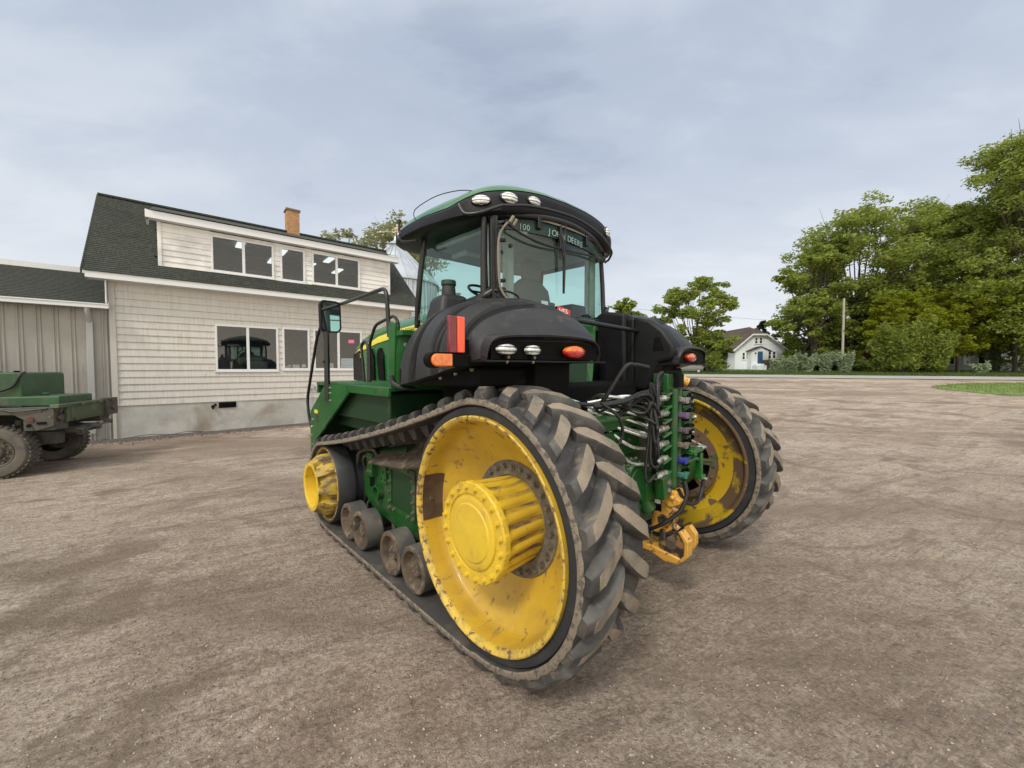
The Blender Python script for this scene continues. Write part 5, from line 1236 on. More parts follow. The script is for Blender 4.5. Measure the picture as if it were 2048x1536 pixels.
for x in (UX0, UX1): rm.add([(x, .12, 3.85), (x, 3.7, 3.85), (x, 3.7, 4.93), (x, .12, 4.93)], [(0, 1, 2, 3)])
for x in (.3, 6.7): rm.add([(x, .16, .9), (x, 3.6, .9), (x, 3.6, 3.3), (x, .16, 3.3)], [(0, 1, 2, 3)])
B(rm, 'interior', mat('dim_room', (.26, .28, .31), .9, c2=(.11, .115, .12), sc2=1.2))
tl = emis('tube_light', (.95, 1.0, .92), 1.1)
for (x, y) in ((2.35, .30), (3.35, .35), (3.3, 1.6), (4.62, .35), (4.35, 1.5), (5.25, 1.7)):
    q = MB(); q.box((x, y, 4.895), (x+.17, y+.75, 4.925)); B(q, 'ceiling_light', tl)
# things standing on the sill inside
q = MB(); q.box((3.28, .06, 1.57), (3.40, .12, 1.64)); q.cyl((3.40, .10, 1.62), (3.46, .10, 1.62), .05); q.box((3.50, .06, 1.57), (3.68, .14, 1.67)); q.cyl((3.80, .08, 1.58), (3.80, .12, 1.66), .06); q.box((4.45, .05, 1.57), (4.58, .10, 1.72)); B(q, 'sill_clutter', mat('clutter', (.45, .38, .32), .8))
q = MB(); q.box((5.0, -.012, 2.33), (5.17, -.006, 2.43)); B(q, 'pink_note', mat('pink_note', (.85, .16, .38), .6))
q = MB()
for i in range(4):
    for j in range(4): q.lathe_x([(0, .028), (0, .016)], 0, 0, n=14) if False else None
rings = MB()
for i in range(5):
    for j in range(4):
        cx_, cz_ = 4.80+i*.075+(j % 2)*.02, 1.62+j*.072; n = 14
        o1 = [(cx_+.031*math.cos(2*math.pi*k/n), -.008, cz_+.031*math.sin(2*math.pi*k/n)) for k in range(n)]; o2 = [(cx_+.016*math.cos(2*math.pi*k/n), -.008, cz_+.016*math.sin(2*math.pi*k/n)) for k in range(n)]; rings.grid([o1, o2], closeu=True)
B(rings, 'window_decal', mat('decal_white', (.62, .72, .80), .6))
q = MB(); q.box((1.85, .5, 1.5), (2.2, 1.2, 2.1)); q.box((2.5, .4, 1.4), (2.95, .9, 1.75)); q.cyl((2.15, .3, 1.5), (2.15, .3, 2.2), .03); q.box((2.05, .28, 2.15), (2.3, .32, 2.2)); B(q, 'room_furniture', mat('furniture', (.10, .09, .08), .8))
# chimney
q = MB(); q.box((3.88, 2.30, 5.7), (4.24, 2.66, 6.70)); 
def brick(name, c1, c2, mo, sc=6.0):
    m = bpy.data.materials.new(name); m.use_nodes = True; nt = m.node_tree; b = nt.nodes['Principled BSDF']; t = nt.nodes.new('ShaderNodeTexBrick'); tc = nt.nodes.new('ShaderNodeTexCoord'); mp = nt.nodes.new('ShaderNodeMapping'); mp.inputs['Rotation'].default_value = (R_(90), 0, 0)
    nt.links.new(tc.outputs['Object'], mp.inputs[0]); nt.links.new(mp.outputs[0], t.inputs[0]); t.inputs['Color1'].default_value = (*c1, 1); t.inputs['Color2'].default_value = (*c2, 1); t.inputs['Mortar'].default_value = (*mo, 1); t.inputs['Scale'].default_value = sc
    t.inputs['Mortar Size'].default_value = .025; nt.links.new(t.outputs[0], b.inputs['Base Color']); b.inputs['Roughness'].default_value = .9; return m
ch_ = B(q, 'chimney', brick('chimney_brick', (.50, .28, .12), (.32, .15, .06), (.20, .16, .12), 9.0))
q = MB(); q.box((3.85, 2.27, 6.70), (4.27, 2.69, 6.76)); B(q, 'chimney_cap', mat('cap', (.16, .11, .08), .9), ch_)
# ================================================================ METAL SHED on the left
shed = empty('metal_shed', PB+DB*-3.0, math.pi/2-A_B, 'grey ribbed metal shed with dark roof and white gutter, attached left of the beige building', 'shed')
SLc = (3.0, 0, 0)
def S(mb, name, mats, parent=None, **k): return mb.build(name, mats, shed if parent is None else parent, **({'loc': SLc} if parent is None else {}), **k)
steelg = mat('grey_steel_siding', (.34, .325, .295), .55, c2=(.31, .295, .265), sc2=1.5, dirt=(.17, .155, .13), dsc=3, dr=(.6, .8), dstretch=(4, 1, .4))
q = MB(); x = -7.0; prof = []
while x < -.16:
    prof += [(x, -.0), (x+.012, -.018), (x+.030, -.018), (x+.042, 0.0), (x+.058, 0.0), (x+.07, -.018), (x+.088, -.018), (x+.10, .0)]; x += .235
q.grid([[(p_[0], p_[1], 0.0) for p_ in prof], [(p_[0], p_[1], 2.95) for p_ in prof]]); q.box((-7, .02, 0), (-.06, 4, 2.9)); S(q, 'wall', steelg, ang=0)
q = MB(); 
for i in range(24):
    y0 = -.22+2.9*i/24; y1 = -.22+2.9*(i+1)/24; k = .38
    q.add([(-7.2, y0, 2.93+(y0+.22)*k+.014), (-.06, y0, 2.93+(y0+.22)*k+.014), (-.06, y1, 2.93+(y1+.22)*k), (-7.2, y1, 2.93+(y1+.22)*k), (-7.2, y0, 2.93+(y0+.22)*k-.01), (-.06, y0, 2.93+(y0+.22)*k-.01)], [(0, 1, 2, 3), (0, 4, 5, 1)])
S(q, 'roof', shing, ang=0)
q = MB(); q.box((-7.2, 2.6, 3.96), (-.3, 2.75, 4.14)); S(q, 'ridge_flashing', trim)
q = MB(); q.box((-7.2, -.30, 2.83), (-.03, -.20, 2.925)); q.box((-7.2, -.315, 2.905), (-.03, -.30, 2.93)); q.box((-.09, -.20, 2.93), (-.065, .0, 3.45)); S(q, 'gutter', trim, bevel=.01)
q = MB(); q.tube([(-.36, -.25, 2.84), (-.36, -.25, 2.76), (-.35, -.12, 2.62), (-.35, -.08, 2.55)], .045, n=4); q.box((-.40, -.10, .25), (-.30, -.03, 2.58)); q.box((-.39, -.14, .16), (-.31, -.05, .26)); S(q, 'downspout', mat('downspout_grey', (.36, .36, .355), .5), bevel=.008)
# rubble strip along the foundation
mb = MB(); rows = []
for i in range(90):
    s_ = -1.2+8.4*i/89; wd_ = .42+.16*mnoise.noise(Vector((s_*1.7, 0, 4)))+.06*mnoise.noise(Vector((s_*7, 0, 4))); r_ = []
    for k in (-.02, .3, .7, 1.0):
        p_ = PB+DB*s_+Vector((math.cos(A_B), -math.sin(A_B), 0))*(wd_*k); r_.append((p_.x, p_.y, gz(p_.x, p_.y)+(.016 if k < 1 else .002)))
    rows.append(r_)
mb.grid(rows); gs_ = mb.build('gravel_strip', mat('damp_rubble', (.085, .072, .062), .95, c2=(.17, .145, .12), sc2=14, dirt=(.05, .042, .036), dsc=20, dr=(.45, .6), bump=1, bsc=40, fine=.3), ang=180); tag(gs_, kind='structure')
def strip(rg):
    s = rg.uniform(-.5, 6.9); d = -abs(rg.normal(0, .34))-.02; p_ = PB+DB*s+Vector((-math.cos(A_B), math.sin(A_B), 0))*d; return (p_.x, p_.y, gz(p_.x, p_.y)+.004)
stones('rubble', 6500, strip, .006, .030, leafmat('rubble_tones', (.07, .06, .055), (.24, .21, .19), 0), 31, 'dark rubble stones lying along the concrete foundation', 'rubble')
q = MB(); cp = [PB+DB*s+Vector((math.cos(A_B), -math.sin(A_B), 0))*d for s, d in ((.1, .12), (.5, .16), (.9, .08), (1.2, .14), (1.5, .07))]
q.tube(bez([(p_.x, p_.y, gz(p_.x, p_.y)+.02+.05*(i % 2)) for i, p_ in enumerate(cp)]), .006); q.build('black_cable', M['hose']); tag(bpy.data.objects['black_cable'], 'thin black cable lying on the ground against the foundation', 'cable')
# ================================================================ GRAIN BIN behind the building
zb_ = 16.5; cxb = (777-1024)/790*zb_
binm = mat('galvanised_steel', (.42, .46, .50), .35, .6, c2=(.50, .54, .58), sc2=2, dirt=(.32, .33, .33), dsc=3, dr=(.55, .75), dstretch=(3, 3, .5))
gb = empty('grain_bin', (cxb, zb_+1.2, 0), 0, 'round galvanised grain bin with cone roof behind the beige building', 'grain bin')
def revz(mb, prof, n=48, seg=None):
    rg = [[(r*math.cos(2*math.pi*i/n), r*math.sin(2*math.pi*i/n), z_) for i in range(n)] for r, z_ in prof]; mb.grid(rg, closeu=True)
q = MB(); n = 240; rg = []
for z_ in (0, 5.25): rg.append([((1.78+(.02 if i % 4 < 2 else 0))*math.cos(2*math.pi*i/n), (1.78+(.02 if i % 4 < 2 else 0))*math.sin(2*math.pi*i/n), z_) for i in range(n)])
q.grid(rg, closeu=True); q.build('bin_wall', binm, gb, ang=20)
q = MB(); revz(q, [(1.90, 5.22), (1.90, 5.27), (.24, 6.98), (.24, 7.03)], 24)
for i in range(24):
    a = 2*math.pi*(i)/24; q.tube([(1.89*math.cos(a), 1.89*math.sin(a), 5.29), (.25*math.cos(a), .25*math.sin(a), 7.0)], .014, n=4)
q.build('bin_roof', binm, gb, ang=10)
q = MB(); revz(q, [(.30, 7.03), (.30, 7.06), (.20, 7.15), (.08, 7.22), (.03, 7.42), (.0, 7.43)], 24); q.build('roof_cap', binm, gb)
q = MB(); q.tube([(0, 0, 7.35), (0, 0, 7.62)], .012); q.tube([(-.62, 0, 7.62), (.5, 0, 7.60)], .011); q.prism([(-.62, 7.58), (-.75, 7.625), (-.62, 7.67)], 1, -.01, .01); q.prism([(-.50, 7.6), (-.44, 7.66), (-.38, 7.6)], 1, -.01, .01)
for (x_, r_) in ((-.06, .085), (.20, .12)):
    pr = [(r_*math.cos(2*math.pi*i/20)+x_, 7.64+r_*math.sin(2*math.pi*i/20)) for i in range(20)]
    pi_ = [((r_-.035)*math.cos(2*math.pi*i/20)+x_, 7.64+(r_-.035)*math.sin(2*math.pi*i/20)) for i in range(20)]
    for i in range(20): q.prism([pr[i], pr[(i+1) % 20], pi_[(i+1) % 20], pi_[i]], 1, -.03, .03)
q.prism([(-.05, 7.70), (.2, 7.72), (.22, 7.90), (.06, 7.90), (.04, 7.80), (-.06, 7.79)], 1, -.03, .03); q.box((.04, -.04, 7.90), (.25, .04, 7.93))
q.build('weather_vane', mat('vane_paint', (.42, .25, .12), .5, c2=(.5, .5, .48), sc2=6), gb)
# ================================================================ FLATBED UTILITY TRUCK at the left edge
# x = rearwards, y = across (away from the camera), origin on the ground under the near rear wheel
A_K = math.atan2(.38, .92)
trk = empty('utility_truck', (-7.22, 5.45, 0), A_K, 'battered dark green military style flatbed truck carrying a green tank, by the metal shed', 'truck')
tk = dict(body=mat('worn_olive', (.050, .050, .042), .6, c2=(.07, .068, .055), sc2=3, dirt=(.10, .085, .065), dsc=6, dr=(.46, .66), bump=.1),
          panel=mat('faded_green', (.055, .085, .040), .6, c2=(.09, .115, .065), sc2=4, dirt=(.12, .075, .045), dsc=7, dr=(.56, .7)),
          tank=mat('tank_green', (.014, .058, .018), .5, c2=(.024, .080, .028), sc2=3, dirt=(.085, .09, .06), dsc=7, dr=(.50, .68), bump=.1),
          tyre=mat('dusty_tyre', (.115, .10, .082), .9, c2=(.075, .068, .06), sc2=6, bump=.3, bsc=50), rim=mat('dusty_rim', (.09, .08, .07), .7, dirt=(.15, .12, .09), dsc=10, dr=(.45, .6)))
def K(mb, name, mt, parent=trk, **k): return mb.build(name, mt, parent, **k)
def lathe_y(mb, prof, cx, cz, n=48, m=0):
    mb.grid([[(cx+r*math.cos(2*math.pi*i/n), y, cz+r*math.sin(2*math.pi*i/n)) for i in range(n)] for y, r in prof], m, closeu=True)
WRt = .372
def truck_wheel(cx, y0, sgn):
    q = MB(); w_ = .25
    lathe_y(q, [(y0+sgn*a, r) for a, r in ((.03, .205), (.0, .225), (-.012, .27), (.0, .33), (.03, .358), (.06, WRt-.008), (w_-.06, WRt-.008), (w_-.03, .358), (w_, .33), (w_, .2))], cx, WRt)
    for k in range(36):
        a = 2*math.pi*k/36
        for (ya, yb, off) in ((.015, .085, 0), (.09, .15, .09), (.155, w_-.015, 0)):
            a2 = a+off; vs = []
            for (da, yy) in ((-.055, ya), (.045, ya), (.055, yb), (-.045, yb)):
                for r in (WRt-.012, WRt+.003): vs.append((cx+r*math.cos(a2+da), y0+sgn*yy, WRt+r*math.sin(a2+da)))
            q.add(vs, [(0, 2, 4, 6), (1, 3, 5, 7), (0, 1, 3, 2), (2, 3, 5, 4), (4, 5, 7, 6), (6, 7, 1, 0)])
    o = K(q, 'wheel', tk['tyre'], ang=35)
    q = MB(); lathe_y(q, [(y0+sgn*a, r) for a, r in ((.03, .206), (.018, .20), (.03, .185), (.09, .17), (.075, .10), (.02, .085), (-.0, .06), (-.0, .0005))], cx, WRt, 40)
    for k in range(8):
        a = 2*math.pi*k/8; q.cyl((cx+.12*math.cos(a), y0+sgn*.08, WRt+.12*math.sin(a)), (cx+.12*math.cos(a), y0+sgn*.045, WRt+.12*math.sin(a)), .014, n=6)
    for k in range(8):
        a = 2*math.pi*(k+.5)/8; q.cyl((cx+.155*math.cos(a), y0+sgn*.075, WRt+.155*math.sin(a)), (cx+.155*math.cos(a), y0+sgn*.060, WRt+.155*math.sin(a)), .022, .018, n=10)
    K(q, 'rim', tk['rim'], o)
truck_wheel(0, 0, 1); truck_wheel(0, 1.45, -1); truck_wheel(-2.4, 0, 1); truck_wheel(-2.4, 1.45, -1)
q = MB()
q.box((-2.9, .03, .93), (.66, 1.42, 1.0)); q.prism([(-2.0, .98), (.64, .98), (.64, .72), (.44, .66), (.38, .78), (.22, .90), (-.25, .90), (-.45, .78), (-.55, .62), (-1.8, .60), (-2.0, .80)], 1, .0, .03)
q.prism([(-2.0, .98), (.64, .98), (.64, .72), (.44, .66), (.38, .78), (.22, .90), (-.25, .90), (-.45, .78), (-.55, .62), (-1.8, .60), (-2.0, .80)], 1, 1.42, 1.45)
q.box((.30, .03, .66), (.64, .32, .93)); q.box((.30, 1.13, .66), (.64, 1.42, .93))
K(q, 'truck_body', tk['body'], bevel=.01)
q = MB(); q.box((.645, .20, .76), (.69, 1.34, 1.04)); q.box((.60, -.01, .98), (.70, 1.47, 1.035)); 
tg = K(q, 'tailgate', tk['panel'], bevel=.008)
q = MB(); q.box((.69, .28, .80), (.70, 1.1, .815)); q.box((.69, .28, .99), (.70, 1.1, 1.0)); q.box((.69, .28, .80), (.70, .295, 1.0)); q.box((.69, 1.09, .80), (.70, 1.105, 1.0)); q.box((.69, .36, .765), (.72, .40, .80)); K(q, 'tailgate_ribs', tk['panel'], tg)
q = MB(); q.box((.64, 1.16, .76), (.74, 1.47, 1.05)); q.tube(bez([(.75, 1.2, 1.04), (.78, 1.3, .95), (.76, 1.25, .88), (.75, 1.35, .84)]), .012); K(q, 'corner_post', tk['body'], bevel=.01)
q = MB(); q.box((.35, .5, .56), (.72, .95, .66)); q.cyl((.72, .42, .62), (.80, .42, .62), .035, n=12); q.tube(bez([(.72, .30, .64), (.80, .30, .62), (.80, .32, .56), (.72, .34, .56)]), .014); q.cyl((.7, .7, .62), (.84, .7, .62), .04, n=12); q.cyl((.7, 1.12, .66), (.80, 1.12, .66), .035, n=10); q.tube([(.78, .45, .62), (.80, 1.1, .66)], .012)
K(q, 'towing_gear', tk['body'])
for (x_, y_, z_) in ((-.10, -.006, .95), (.20, -.006, .95), (.50, -.006, .95), (-.40, -.006, .95), (.60, -.006, .86)):
    q = MB(); q.cyl((x_, .0, z_), (x_, -.012, z_), .014, n=10); K(q, 'rivet', tk['rim'])
q = MB(); q.tube(bez([(.10, -.01, .985), (.25, -.03, .95), (.45, -.02, .97), (.58, -.01, .985)]), .010, n=6); K(q, 'tie_strap', M['hose'])
q = MB(); q.box((.705, .50, .985), (.72, .60, 1.02)); q.box((.705, .95, .985), (.72, 1.05, 1.02)); K(q, 'tailgate_hinges', tk['rim'], tg, bevel=.003)
q = MB(); q.cyl((0, .15, .37), (0, 1.30, .37), .055, n=14); q.cyl((0, .70, .38), (-.3, .70, .42), .11, n=14); q.box((-2.6, .35, .42), (.5, .50, .60)); q.box((-2.6, .95, .42), (.5, 1.10, .60)); q.cyl((0, .35, .40), (.1, .35, .8), .045); q.cyl((0, 1.1, .40), (.1, 1.1, .8), .045); K(q, 'chassis', tk['body'])
q = MB()
for (y, z) in ((-.008, .83),): q.cyl((.40, y, z), (.40, y-.01, z), .035, n=16)
K(q, 'side_marker', mat('dark_marker', (.10, .02, .02), .4))
q = MB(); q.cyl((.645, .10, .84), (.68, .10, .84), .05, n=16); q.cyl((.645, .10, .94), (.67, .10, .94), .03, n=12); K(q, 'rear_light', mat('rear_light_dark', (.05, .03, .03), .4))
q = MB(); q.box((.46, -.004, .755), (.56, -.012, .79)); q.cyl((.38, -.005, .74), (.38, -.012, .74), .028, n=14); K(q, 'body_opening', M['void'])
q = MB(); q.box((-2.9, .03, 1.0), (-1.0, 1.42, 1.85)); K(q, 'truck_cab', tk['body'], bevel=.05)
# green tank assembly lying on the bed: a separate thing
tkb = empty('fuel_tank', Vector((-7.22, 5.45, 1.0)), A_K, 'scratched green steel tank with black hose standing on the truck bed', 'tank')
q = MB(); q.prism([(-1.3, .002), (-1.3, .50), (.14, .50), (.16, .46), (.16, .16), (.16, .002)], 1, .30, 1.25); q.build('tank_body', tk['tank'], tkb, bevel=.02)
q = MB(); q.box((-.30, .14, .002), (.64, .95, .15)); q.cyl((.30, .50, .15), (.30, .50, .19), .05, n=14); q.build('tank_step', tk['tank'], tkb, bevel=.03, seg=3)
q = MB(); q.tube(bez([(-.45, .27, .46), (-.38, .26, .34), (-.24, .26, .26), (-.08, .26, .23), (.08, .27, .30), (.15, .29, .46), (.14, .40, .50)]), .018, n=8); q.tube(bez([(-.55, .14, .20), (-.45, .10, .12), (-.25, .08, .06), (.0, .10, .03), (.25, .12, .01)]), .014, n=8)
q.build('hose', M['hose'], tkb)
q = MB(); q.box((-.75, .35, .50), (-.55, .55, .66)); q.cyl((-.52, .45, .52), (-.52, .45, .68), .05, n=14); q.prism([(-.52, .50), (-.46, .66), (-.38, .66), (-.28, .53), (-.20, .50)], 1, .55, .62); q.tube(bez([(-.50, .35, .56), (-.44, .33, .62), (-.38, .34, .54)]), .02); q.cyl((.0, .5, .5), (.0, .5, .525), .03); q.build('pump', M['void'], tkb, bevel=.01)
# ================================================================ TREES
def leaves(name, C, R3, n, size, mt, parent, rg, aspect=1.8, droop=0.0, clump=None, wind=(.5, 0, 0)):
    """n leaf quads spread through the clumps (C: centres, R3: radii)"""
    C = np.array(C); R3 = np.array(R3); vol = (R3[:, 0]*R3[:, 2]); idx = rg.choice(len(C), n, p=vol/vol.sum())
    d = rg.normal(0, 1, (n, 3)); d /= np.linalg.norm(d, axis=1)[:, None]; rad = rg.uniform(0, 1, n)**.42
    P = C[idx]+d*rad[:, None]*R3[idx]
    u = rg.normal(0, 1, (n, 3))+np.array(wind)*1.4; u[:, 2] *= .6; u /= np.linalg.norm(u, axis=1)[:, None]; t = rg.normal(0, 1, (n, 3)); v = np.cross(u, t); v /= np.linalg.norm(v, axis=1)[:, None]
    s = size*rg.uniform(.6, 1.4, n)[:, None]; u *= s*aspect*.5; v *= s*.5
    V = np.stack([P-u, P+v*.9-u*.1, P+u, P-v*.9-u*.1], 1)
    me = bpy.data.meshes.new(name); me.vertices.add(4*n); me.loops.add(4*n); me.polygons.add(n); me.vertices.foreach_set('co', V.reshape(-1)); me.loops.foreach_set('vertex_index', np.arange(4*n, dtype=np.int32)); me.polygons.foreach_set('loop_start', np.arange(0, 4*n, 4, dtype=np.int32))
    me.materials.append(mt); me.update(calc_edges=True); o = bpy.data.objects.new(name, me); col.objects.link(o); o.parent = parent; return o
bark = mat('bark', (.085, .070, .058), .95, c2=(.055, .045, .038), sc2=3, stretch=(3, 3, .4), bump=.5, bsc=12)
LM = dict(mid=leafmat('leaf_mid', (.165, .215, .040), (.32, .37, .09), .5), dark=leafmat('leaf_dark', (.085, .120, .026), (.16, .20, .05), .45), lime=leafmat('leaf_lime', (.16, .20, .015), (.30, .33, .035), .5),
          silver=leafmat('leaf_silver', (.20, .26, .15), (.38, .44, .29)), red=leafmat('leaf_red', (.07, .030, .02), (.12, .07, .035)), ever=leafmat('leaf_evergreen', (.018, .035, .018), (.04, .06, .03)), pale=leafmat('leaf_pale', (.20, .22, .09), (.34, .35, .19), .5))
def tree(name, x, y, base, H, W, seed, lm, n, lab, cat='tree', grp=None, leaf=.22, trunk=.22, trunkH=.3, ncl=26, low=.22, gap=.5, multi=1, z0=None, shape='round', lean=0, cs=(.16, .30), sprays=11):
    rg = np.random.default_rng(seed); o = empty(name, (x, y, base), 0, lab, cat, grp); C = []; R3 = []
    for i in range(ncl):
        for _ in range(50):
            t = rg.uniform(low, 1.0); a = rg.uniform(0, 2*math.pi)
            if shape == 'round': wr = math.sqrt(max(0, 1-((t-(low+.42*(1-low)))/(.60*(1-low)+.02))**2))
            elif shape == 'cone': wr = (1-t)*1.1+.05
            elif shape == 'vase': wr = .35+.65*math.sin(min(1, t*1.15)*math.pi*.62)
            elif shape == 'bush': wr = math.sqrt(max(0, 1-(t*.96)**2))
            r = wr*rg.uniform(.15, 1)**.6
            c = (W*r*math.cos(a)+lean*t*H, W*.85*r*math.sin(a), t*H*.95)
            rr_ = rg.uniform(*cs)*min(W, H*.55)
            if all((c[0]-q[0])**2+(c[1]-q[1])**2+(c[2]-q[2])**2 > (rr_*gap*1.6)**2 for q in C): break
        C.append(c); R3.append((rr_*1.2, rr_*1.2, rr_*.95))
    C2 = []; R2 = []
    for c, r in zip(C, R3):
        for k in range(sprays):
            d = rg.normal(0, 1, 3); d /= np.linalg.norm(d); f = rg.uniform(.26, .66); e = np.array(c)+d*np.array(r)*rg.uniform(.4, 1.45)+np.array((0, 0, -.12*r[2]))
            C2.append(e); R2.append((r[0]*f*1.15, r[1]*f, r[2]*f*.85))
    leaves('crown', C2, R2, n, leaf, lm, o, rg, wind=(.9, 0, .35))
    q = MB()
    for m in range(multi):
        ox = rg.uniform(-.25, .25)*(multi > 1)*W*.5; top = Vector((ox*.8+lean*H*trunkH, 0, H*trunkH)); q.tube(bez([(ox*.3, 0, -.3), (ox*.5+rg.normal()*.1, rg.normal()*.1, H*trunkH*.5), tuple(top)], 4), trunk, n=8, rr=[trunk*(1.2-.4*i/8) for i in range(9)])
        for i in range(m, ncl, multi):
            c = Vector(C[i]); s = top*rg.uniform(.55, 1.0); mid = s.lerp(c, .5)+Vector((rg.normal()*.12, rg.normal()*.12, -.08*H*rg.uniform(0, 1)*.6)); pts = bez([s, mid, c], 4); q.tube(pts, .05, n=5, rr=[trunk*(.42-.36*k/(len(pts)-1)) for k in range(len(pts))])
            for w_ in range(3):
                e = c+Vector(rg.normal(0, 1, 3))*R3[i][0]*.7; q.tube([mid.lerp(c, .4), c.lerp(e, .4)+Vector((0, 0, .1)), e], .03, n=4, rr=[trunk*.12, trunk*.08, trunk*.03])
    q.build('trunk', bark, o, ang=60, recalc=False); return o
def at(u, y): return (u-1024)/790*y
def TR(name, u, y, topv, hw, **k):
    x = at(u, y); b = gh(x, y); H = (738-topv)/790*y+1.55-b; return tree(name, x, y, b, H, hw/790*y, **k)
G1 = 'tall leafy trees across the road'
TR('deciduous_tree', 1712, 52, 418, 122, seed=1, lm=LM['mid'], n=56000, lab='tall broad green tree rising behind the wooden utility pole', grp=G1, leaf=.21, trunk=.34, trunkH=.38, ncl=62, low=.10)
TR('deciduous_tree', 1624, 50, 492, 60, seed=2, lm=LM['mid'], n=26000, lab='green tree with drooping left side just right of the white house', grp=G1, leaf=.20, trunk=.26, trunkH=.35, ncl=34, low=.06)
TR('deciduous_tree', 1852, 56, 416, 92, seed=3, lm=LM['mid'], n=40000, lab='tall green tree between the broad tree and the right edge tree', grp=G1, leaf=.22, trunk=.32, trunkH=.4, ncl=44, low=.14)
TR('deciduous_tree', 1965, 50, 400, 95, seed=4, lm=LM['mid'], n=40000, lab='loose crowned tree above the grey roofed house at the right', grp=G1, leaf=.21, trunk=.30, trunkH=.45, ncl=40, low=.2)
TR('deciduous_tree', 2100, 42, 232, 150, seed=5, lm=LM['mid'], n=60000, lab='tallest tree, cut off by the right edge of the view', grp=G1, leaf=.19, trunk=.34, trunkH=.4, ncl=64, low=.10)
TR('deciduous_tree', 1795, 45, 590, 62, seed=6, lm=LM['lime'], n=20000, lab='low yellow green tree in front of the tall trees', grp=G1, leaf=.17, trunk=.14, trunkH=.35, ncl=28, low=.08)
TR('deciduous_tree', 1915, 45, 578, 80, seed=7, lm=LM['lime'], n=24000, lab='bright yellow green tree hanging over the grey roofed house', grp=G1, leaf=.17, trunk=.16, trunkH=.45, ncl=30, low=.34)
TR('deciduous_tree', 2030, 43, 560, 70, seed=17, lm=LM['lime'], n=20000, lab='yellow green branches over the white porch at the right edge', grp=G1, leaf=.17, trunk=.16, trunkH=.5, ncl=28, low=.36)
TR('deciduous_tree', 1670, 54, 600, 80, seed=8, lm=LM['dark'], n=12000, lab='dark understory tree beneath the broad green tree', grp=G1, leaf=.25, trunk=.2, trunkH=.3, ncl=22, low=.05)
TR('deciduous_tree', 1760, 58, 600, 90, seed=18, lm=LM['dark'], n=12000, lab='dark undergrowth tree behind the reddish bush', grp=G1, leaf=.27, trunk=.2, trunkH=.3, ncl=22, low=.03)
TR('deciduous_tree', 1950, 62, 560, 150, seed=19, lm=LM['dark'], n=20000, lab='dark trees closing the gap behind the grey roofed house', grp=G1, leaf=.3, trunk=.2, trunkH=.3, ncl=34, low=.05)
TR('deciduous_tree', 1388, 46, 550, 72, seed=9, lm=LM['mid'], n=17000, lab='open crowned green tree behind the right black fender', leaf=.18, trunk=.17, trunkH=.34, ncl=34, low=.10, gap=.6, cs=(.12, .24))
TR('deciduous_tree', 1422, 50, 664, 30, seed=10, lm=LM['dark'], n=9000, lab='small dense dark green tree left of the white house', leaf=.22, trunk=.18, trunkH=.3, ncl=14, low=.14)
TR('deciduous_tree', 1247, 62, 594, 36, seed=12, lm=LM['mid'], n=6500, lab='distant small green tree right beside the cab window', leaf=.28, trunk=.15, trunkH=.3, ncl=16, low=.2)
TR('deciduous_tree', 1490, 92, 668, 60, seed=13, lm=LM['dark'], n=5200, lab='hazy low tree line behind the white house, left of its roof', leaf=.42, trunk=.2, trunkH=.3, ncl=18, low=.05)
TR('deciduous_tree', 1565, 88, 668, 40, seed=23, lm=LM['dark'], n=4200, lab='dark tree top directly behind the roof chimney of the white house', leaf=.40, trunk=.2, trunkH=.3, ncl=14, low=.05)
TR('evergreen_tree', 1524, 86, 642, 24, seed=14, lm=LM['ever'], n=4200, lab='dark evergreen tree top showing above the white house roof', leaf=.36, trunk=.2, trunkH=.8, ncl=20, low=.1, shape='cone')
# trees behind the beige building
def TB(u, y, topv, hw, **k): return TR('deciduous_tree', u, y, topv, hw, **k)
TB(682, 24, 448, 34, seed=31, lm=LM['pale'], n=1300, lab='bare budding tree top peeking over the green roof left of the chimney side', leaf=.09, trunk=.06, trunkH=.75, ncl=14, low=.72, gap=.3)
TB(812, 22, 432, 78, seed=32, lm=LM['pale'], n=7500, lab='pale sparse tree rising behind the grain bin', leaf=.10, trunk=.08, trunkH=.5, ncl=34, low=.4, gap=.4)
TB(888, 26, 556, 42, seed=33, lm=LM['pale'], n=4200, lab='thin pale tree seen through the tractor cab window', leaf=.10, trunk=.07, trunkH=.5, ncl=22, low=.3, gap=.4)
# shrubs
def SH(u, y, topv, hw, seed, lm, n, lab, grp=None, leaf=.14, wind=(0, 0, .8), name='shrub'):
    x = at(u, y); b = gh(x, y); H = (738-topv)/790*y+1.55-b; W_ = hw/790*y; rg = np.random.default_rng(seed); o = empty(name, (x, y, b), 0, lab, 'shrub', grp); q = MB(); C = []; R3 = []
    for i in range(26):
        a = rg.uniform(0, 2*math.pi); l = rg.uniform(.4, 1.0)**.8; e = Vector((math.cos(a)*W_*rg.uniform(.3, .95), math.sin(a)*W_*.5, H*l)); pts = bez([(e.x*.15, e.y*.15, -.1), (e.x*.5, e.y*.5, e.z*.6), e], 4); q.tube(pts, .03, n=4, rr=[.035*(1-.8*k/(len(pts)-1)) for k in range(len(pts))])
        for t in (.3, .5, .65, .8, .92):
            p_ = pts[int(t*(len(pts)-1))]; C.append(tuple(p_)); R3.append((W_*.22*(1.25-t), W_*.22*(1.25-t), H*.13))
    leaves('foliage', C, R3, n, leaf, lm, o, rg, aspect=2.6, wind=wind); q.build('stems', bark, o, recalc=False)
GS = 'silvery shrubs along the road verge'
SH(1556, 44.6, 718, 22, 41, LM['silver'], 3800, 'rounded silvery green shrub in front of the right side of the white house', GS)
SH(1582, 44, 711, 26, 42, LM['silver'], 3600, 'silvery shrub in the middle of the row beside the white house', GS)
